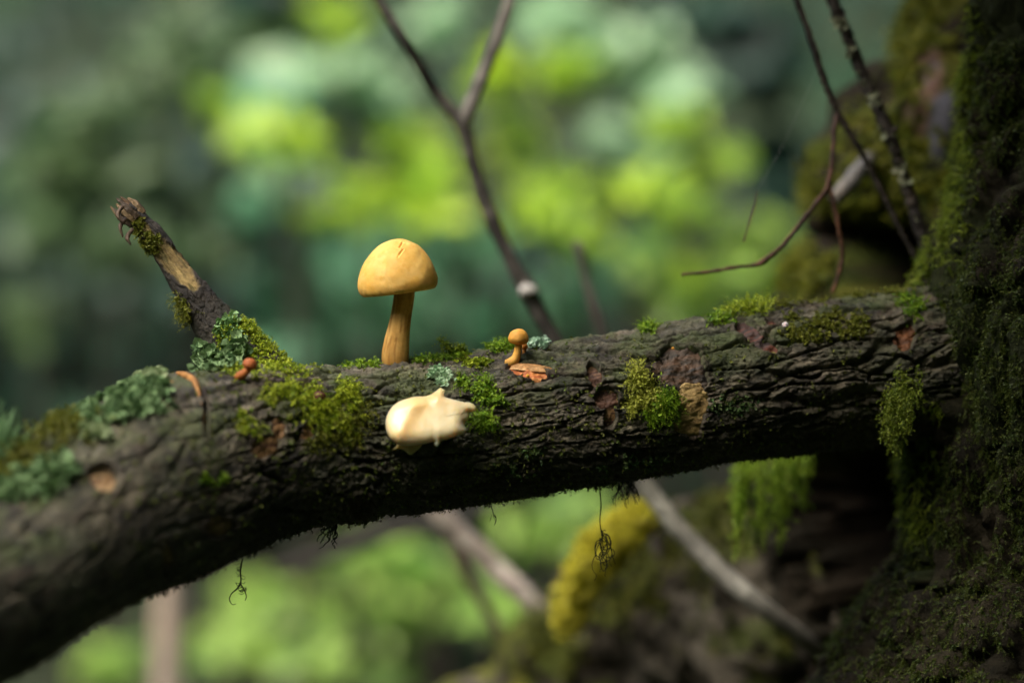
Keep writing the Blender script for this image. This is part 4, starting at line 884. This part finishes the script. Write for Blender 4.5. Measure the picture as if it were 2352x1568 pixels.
# ------------------------------------------------------------------ background shrubs on the bank
MARK = [(290, 470, 'behind the tip of the broken stub'), (410, 620, 'behind the middle of the broken stub'), (300, 200, 'high above the broken stub tip'), (100, 620, 'beside the dark gap near the thick branch end'), (100, 300, 'beyond the side where the broken stub leans'), (430, 60, 'at the top, beyond the broken stub'),
        (650, 300, 'between the broken stub and the forked sapling'), (640, 110, 'next to the dark leafy gap above'), (640, 560, 'between the stub and the large mushroom cap'), (650, 730, 'over the moss at the stub foot'), (915, 560, 'behind the large mushroom cap'), (880, 430, 'right above the large mushroom cap'), (800, 770, 'beside the large mushroom stem'), (1060, 760, 'between the large and small mushrooms'),
        (800, 60, 'outside the left prong of the sapling fork'), (820, 220, 'beyond the left prong above the mushroom cap'), (1020, 90, 'between the two prongs of the sapling fork'), (1135, 180, 'behind the right prong of the fork'), (1290, 60, 'outside the right prong of the sapling fork'), (1180, 330, 'just below the crotch of the forked sapling'), (1000, 420, 'beside the sapling stem above the mushroom'),
        (1140, 560, 'behind the sapling stem'), (1250, 440, 'right of the sapling stem'), (1320, 720, 'around the foot of the thin dead stem'), (1340, 550, 'at the tip of the thin dead stem'), (1470, 650, 'between the thin dead stem and the drooping shoot'), (1566, 640, 'at the end of the drooping side shoot'), (1560, 715, 'under the drooping side shoot'), (1700, 560, 'near the dangling twig fragment'),
        (1480, 430, 'between the sapling and the dangling fragment'), (1440, 130, 'between the sapling fork and the dark twigs'), (1410, 330, 'level with the sapling crotch'), (1640, 330, 'above the dangling twig fragment'), (1650, 80, 'left of the slender reddish twig'), (1760, 160, 'close to the slender reddish twig'), (1800, 380, 'beside the hanging side shoots'), (1770, 650, 'over the domed moss cushion'),
        (240, 1530, 'left of the pale broken pole'), (500, 1490, 'right of the pale broken pole'), (600, 1390, 'behind the forked curling lichen'), (880, 1290, 'under the dark level limb'), (780, 1400, 'below the stubby dangling lichen'), (905, 1430, 'between the pole and the leaning sticks'), (760, 1530, 'low between the pole and the leaning sticks'), (1250, 1215, 'between the leaning stick and the thread lichen'), (1130, 1400, 'under the pale leaning stick')]
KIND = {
 'lime': ('sunlit_shrub', 'blurred leafy spray coloured sunlit lime-green', ((.15, .32, .012), (.46, .62, .028)), .055),  # sunlight on the leaves put into the bright lime colour
 'mint': ('sky_sheen_shrub', 'blurred leafy spray coloured with pale mint sky sheen', ((.22, .40, .20), (.50, .68, .40)), .065),  # sky reflection on leaves painted as a paler colour
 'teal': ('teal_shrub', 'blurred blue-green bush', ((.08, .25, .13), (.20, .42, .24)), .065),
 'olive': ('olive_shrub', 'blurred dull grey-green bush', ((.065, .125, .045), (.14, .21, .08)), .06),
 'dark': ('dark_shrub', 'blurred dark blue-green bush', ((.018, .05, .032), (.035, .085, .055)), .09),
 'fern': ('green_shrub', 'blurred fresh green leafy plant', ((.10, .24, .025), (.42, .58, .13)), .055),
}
GRP = {k: 'out of focus %s plants on the bank' % k for k in KIND}
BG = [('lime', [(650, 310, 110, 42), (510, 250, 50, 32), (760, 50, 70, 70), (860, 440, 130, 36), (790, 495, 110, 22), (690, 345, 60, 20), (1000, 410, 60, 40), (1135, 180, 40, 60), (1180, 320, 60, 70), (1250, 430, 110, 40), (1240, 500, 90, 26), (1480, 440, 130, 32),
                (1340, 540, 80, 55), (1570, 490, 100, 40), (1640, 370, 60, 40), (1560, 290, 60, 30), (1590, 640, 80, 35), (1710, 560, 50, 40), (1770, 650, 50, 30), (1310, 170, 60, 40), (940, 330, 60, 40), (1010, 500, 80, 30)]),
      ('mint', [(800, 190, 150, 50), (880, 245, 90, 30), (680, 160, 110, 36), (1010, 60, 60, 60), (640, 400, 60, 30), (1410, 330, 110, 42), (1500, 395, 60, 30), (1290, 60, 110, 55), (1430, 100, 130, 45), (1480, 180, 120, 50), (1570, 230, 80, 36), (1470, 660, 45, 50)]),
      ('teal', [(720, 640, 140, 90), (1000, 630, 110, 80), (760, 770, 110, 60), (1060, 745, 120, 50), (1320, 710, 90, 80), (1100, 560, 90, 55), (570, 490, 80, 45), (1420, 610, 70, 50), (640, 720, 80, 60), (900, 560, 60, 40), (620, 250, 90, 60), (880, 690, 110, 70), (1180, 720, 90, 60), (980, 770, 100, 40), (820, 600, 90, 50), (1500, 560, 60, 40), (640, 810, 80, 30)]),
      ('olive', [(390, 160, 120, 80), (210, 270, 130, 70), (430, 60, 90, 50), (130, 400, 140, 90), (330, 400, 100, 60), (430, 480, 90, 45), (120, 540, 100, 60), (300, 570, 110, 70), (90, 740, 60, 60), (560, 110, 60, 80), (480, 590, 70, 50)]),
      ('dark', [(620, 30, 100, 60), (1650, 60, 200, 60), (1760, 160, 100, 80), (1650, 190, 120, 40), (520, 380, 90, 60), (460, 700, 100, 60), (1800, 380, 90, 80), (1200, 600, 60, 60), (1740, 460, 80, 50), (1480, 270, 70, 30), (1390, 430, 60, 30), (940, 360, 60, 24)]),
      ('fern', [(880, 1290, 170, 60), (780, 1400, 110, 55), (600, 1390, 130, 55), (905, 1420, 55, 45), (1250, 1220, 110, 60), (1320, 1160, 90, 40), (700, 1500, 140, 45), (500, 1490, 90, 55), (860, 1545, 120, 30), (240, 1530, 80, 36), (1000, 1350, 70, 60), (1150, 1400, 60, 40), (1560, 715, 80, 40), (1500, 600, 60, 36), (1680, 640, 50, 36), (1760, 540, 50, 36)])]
M_stemdark = mat('shrub_stem', color=(.05, .04, .03), rough=.9)
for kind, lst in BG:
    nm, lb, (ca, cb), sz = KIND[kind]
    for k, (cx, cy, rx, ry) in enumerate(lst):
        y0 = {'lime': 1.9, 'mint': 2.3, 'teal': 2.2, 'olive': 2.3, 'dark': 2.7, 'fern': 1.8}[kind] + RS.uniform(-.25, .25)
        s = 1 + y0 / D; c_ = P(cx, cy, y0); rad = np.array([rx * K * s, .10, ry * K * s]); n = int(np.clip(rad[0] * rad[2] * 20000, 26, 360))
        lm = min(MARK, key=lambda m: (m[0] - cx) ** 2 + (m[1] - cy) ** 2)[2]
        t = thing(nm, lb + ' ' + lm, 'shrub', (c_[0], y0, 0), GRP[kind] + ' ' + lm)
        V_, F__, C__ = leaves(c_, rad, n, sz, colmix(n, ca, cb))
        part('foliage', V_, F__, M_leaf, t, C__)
        sx = c_[0] + RS.uniform(-.05, .05)
        V_, F__ = tube([[sx, y0 + .06, -.05, .006], [sx + RS.uniform(-.04, .04), y0 + .05, c_[2] * .5, .005], [c_[0], y0 + .02, c_[2], .003]], 12, 6, rough=0)
        part('stem', V_, tri_fix(F__), M_stemdark, t)
# shaded undergrowth filling the bank
n = 5200; ug = leaves((0, 3.1, .75), (1, 1, 1), n, .10, colmix(n, (.018, .055, .032), (.05, .11, .06)))
pc = np.c_[RS.uniform(-1.6, 1.6, n), RS.uniform(2.75, 3.4, n), RS.uniform(.0, 1.5, n)]
V_ = ug[0].reshape(n, 7, 3); V_ = V_ - V_.mean(1, keepdims=True) + pc[:, None]
keep = RS.uniform(0, 1, n) < sst(.38, .55, fbm(pc * 3.2, 3, 55)); V_ = V_[keep].reshape(-1, 3); m_ = keep.sum()
single('undergrowth', V_, ug[1][:m_ * 6], M_leaf, 'dark shaded leaves filling the bank behind everything', 'undergrowth', ug[2].reshape(n, 7, 3)[keep].reshape(-1, 3), kind='stuff', base=(0, 3, 0))
# unseen canopy added high above to block skylight, open over the branch
cn_ = []
for k in range(120):
    x, y = RS.uniform(-6, 6), RS.uniform(-6, 6); 
    if -4.2 < x < 1.6 and y > -1.6: continue
    cn_.append(leaves((x, y, RS.uniform(4, 5.5)), (.9, .9, .4), 130, .22, colmix(130, (.03, .08, .02), (.06, .12, .03)), face=(0, 0, 1)))
V_, F__, C__ = join(cn_)
single('shade_canopy', V_, F__, M_leaf, 'unseen leafy canopy added high overhead to block light around the clearing', 'canopy', C__, kind='stuff', base=(0, 0, 0))
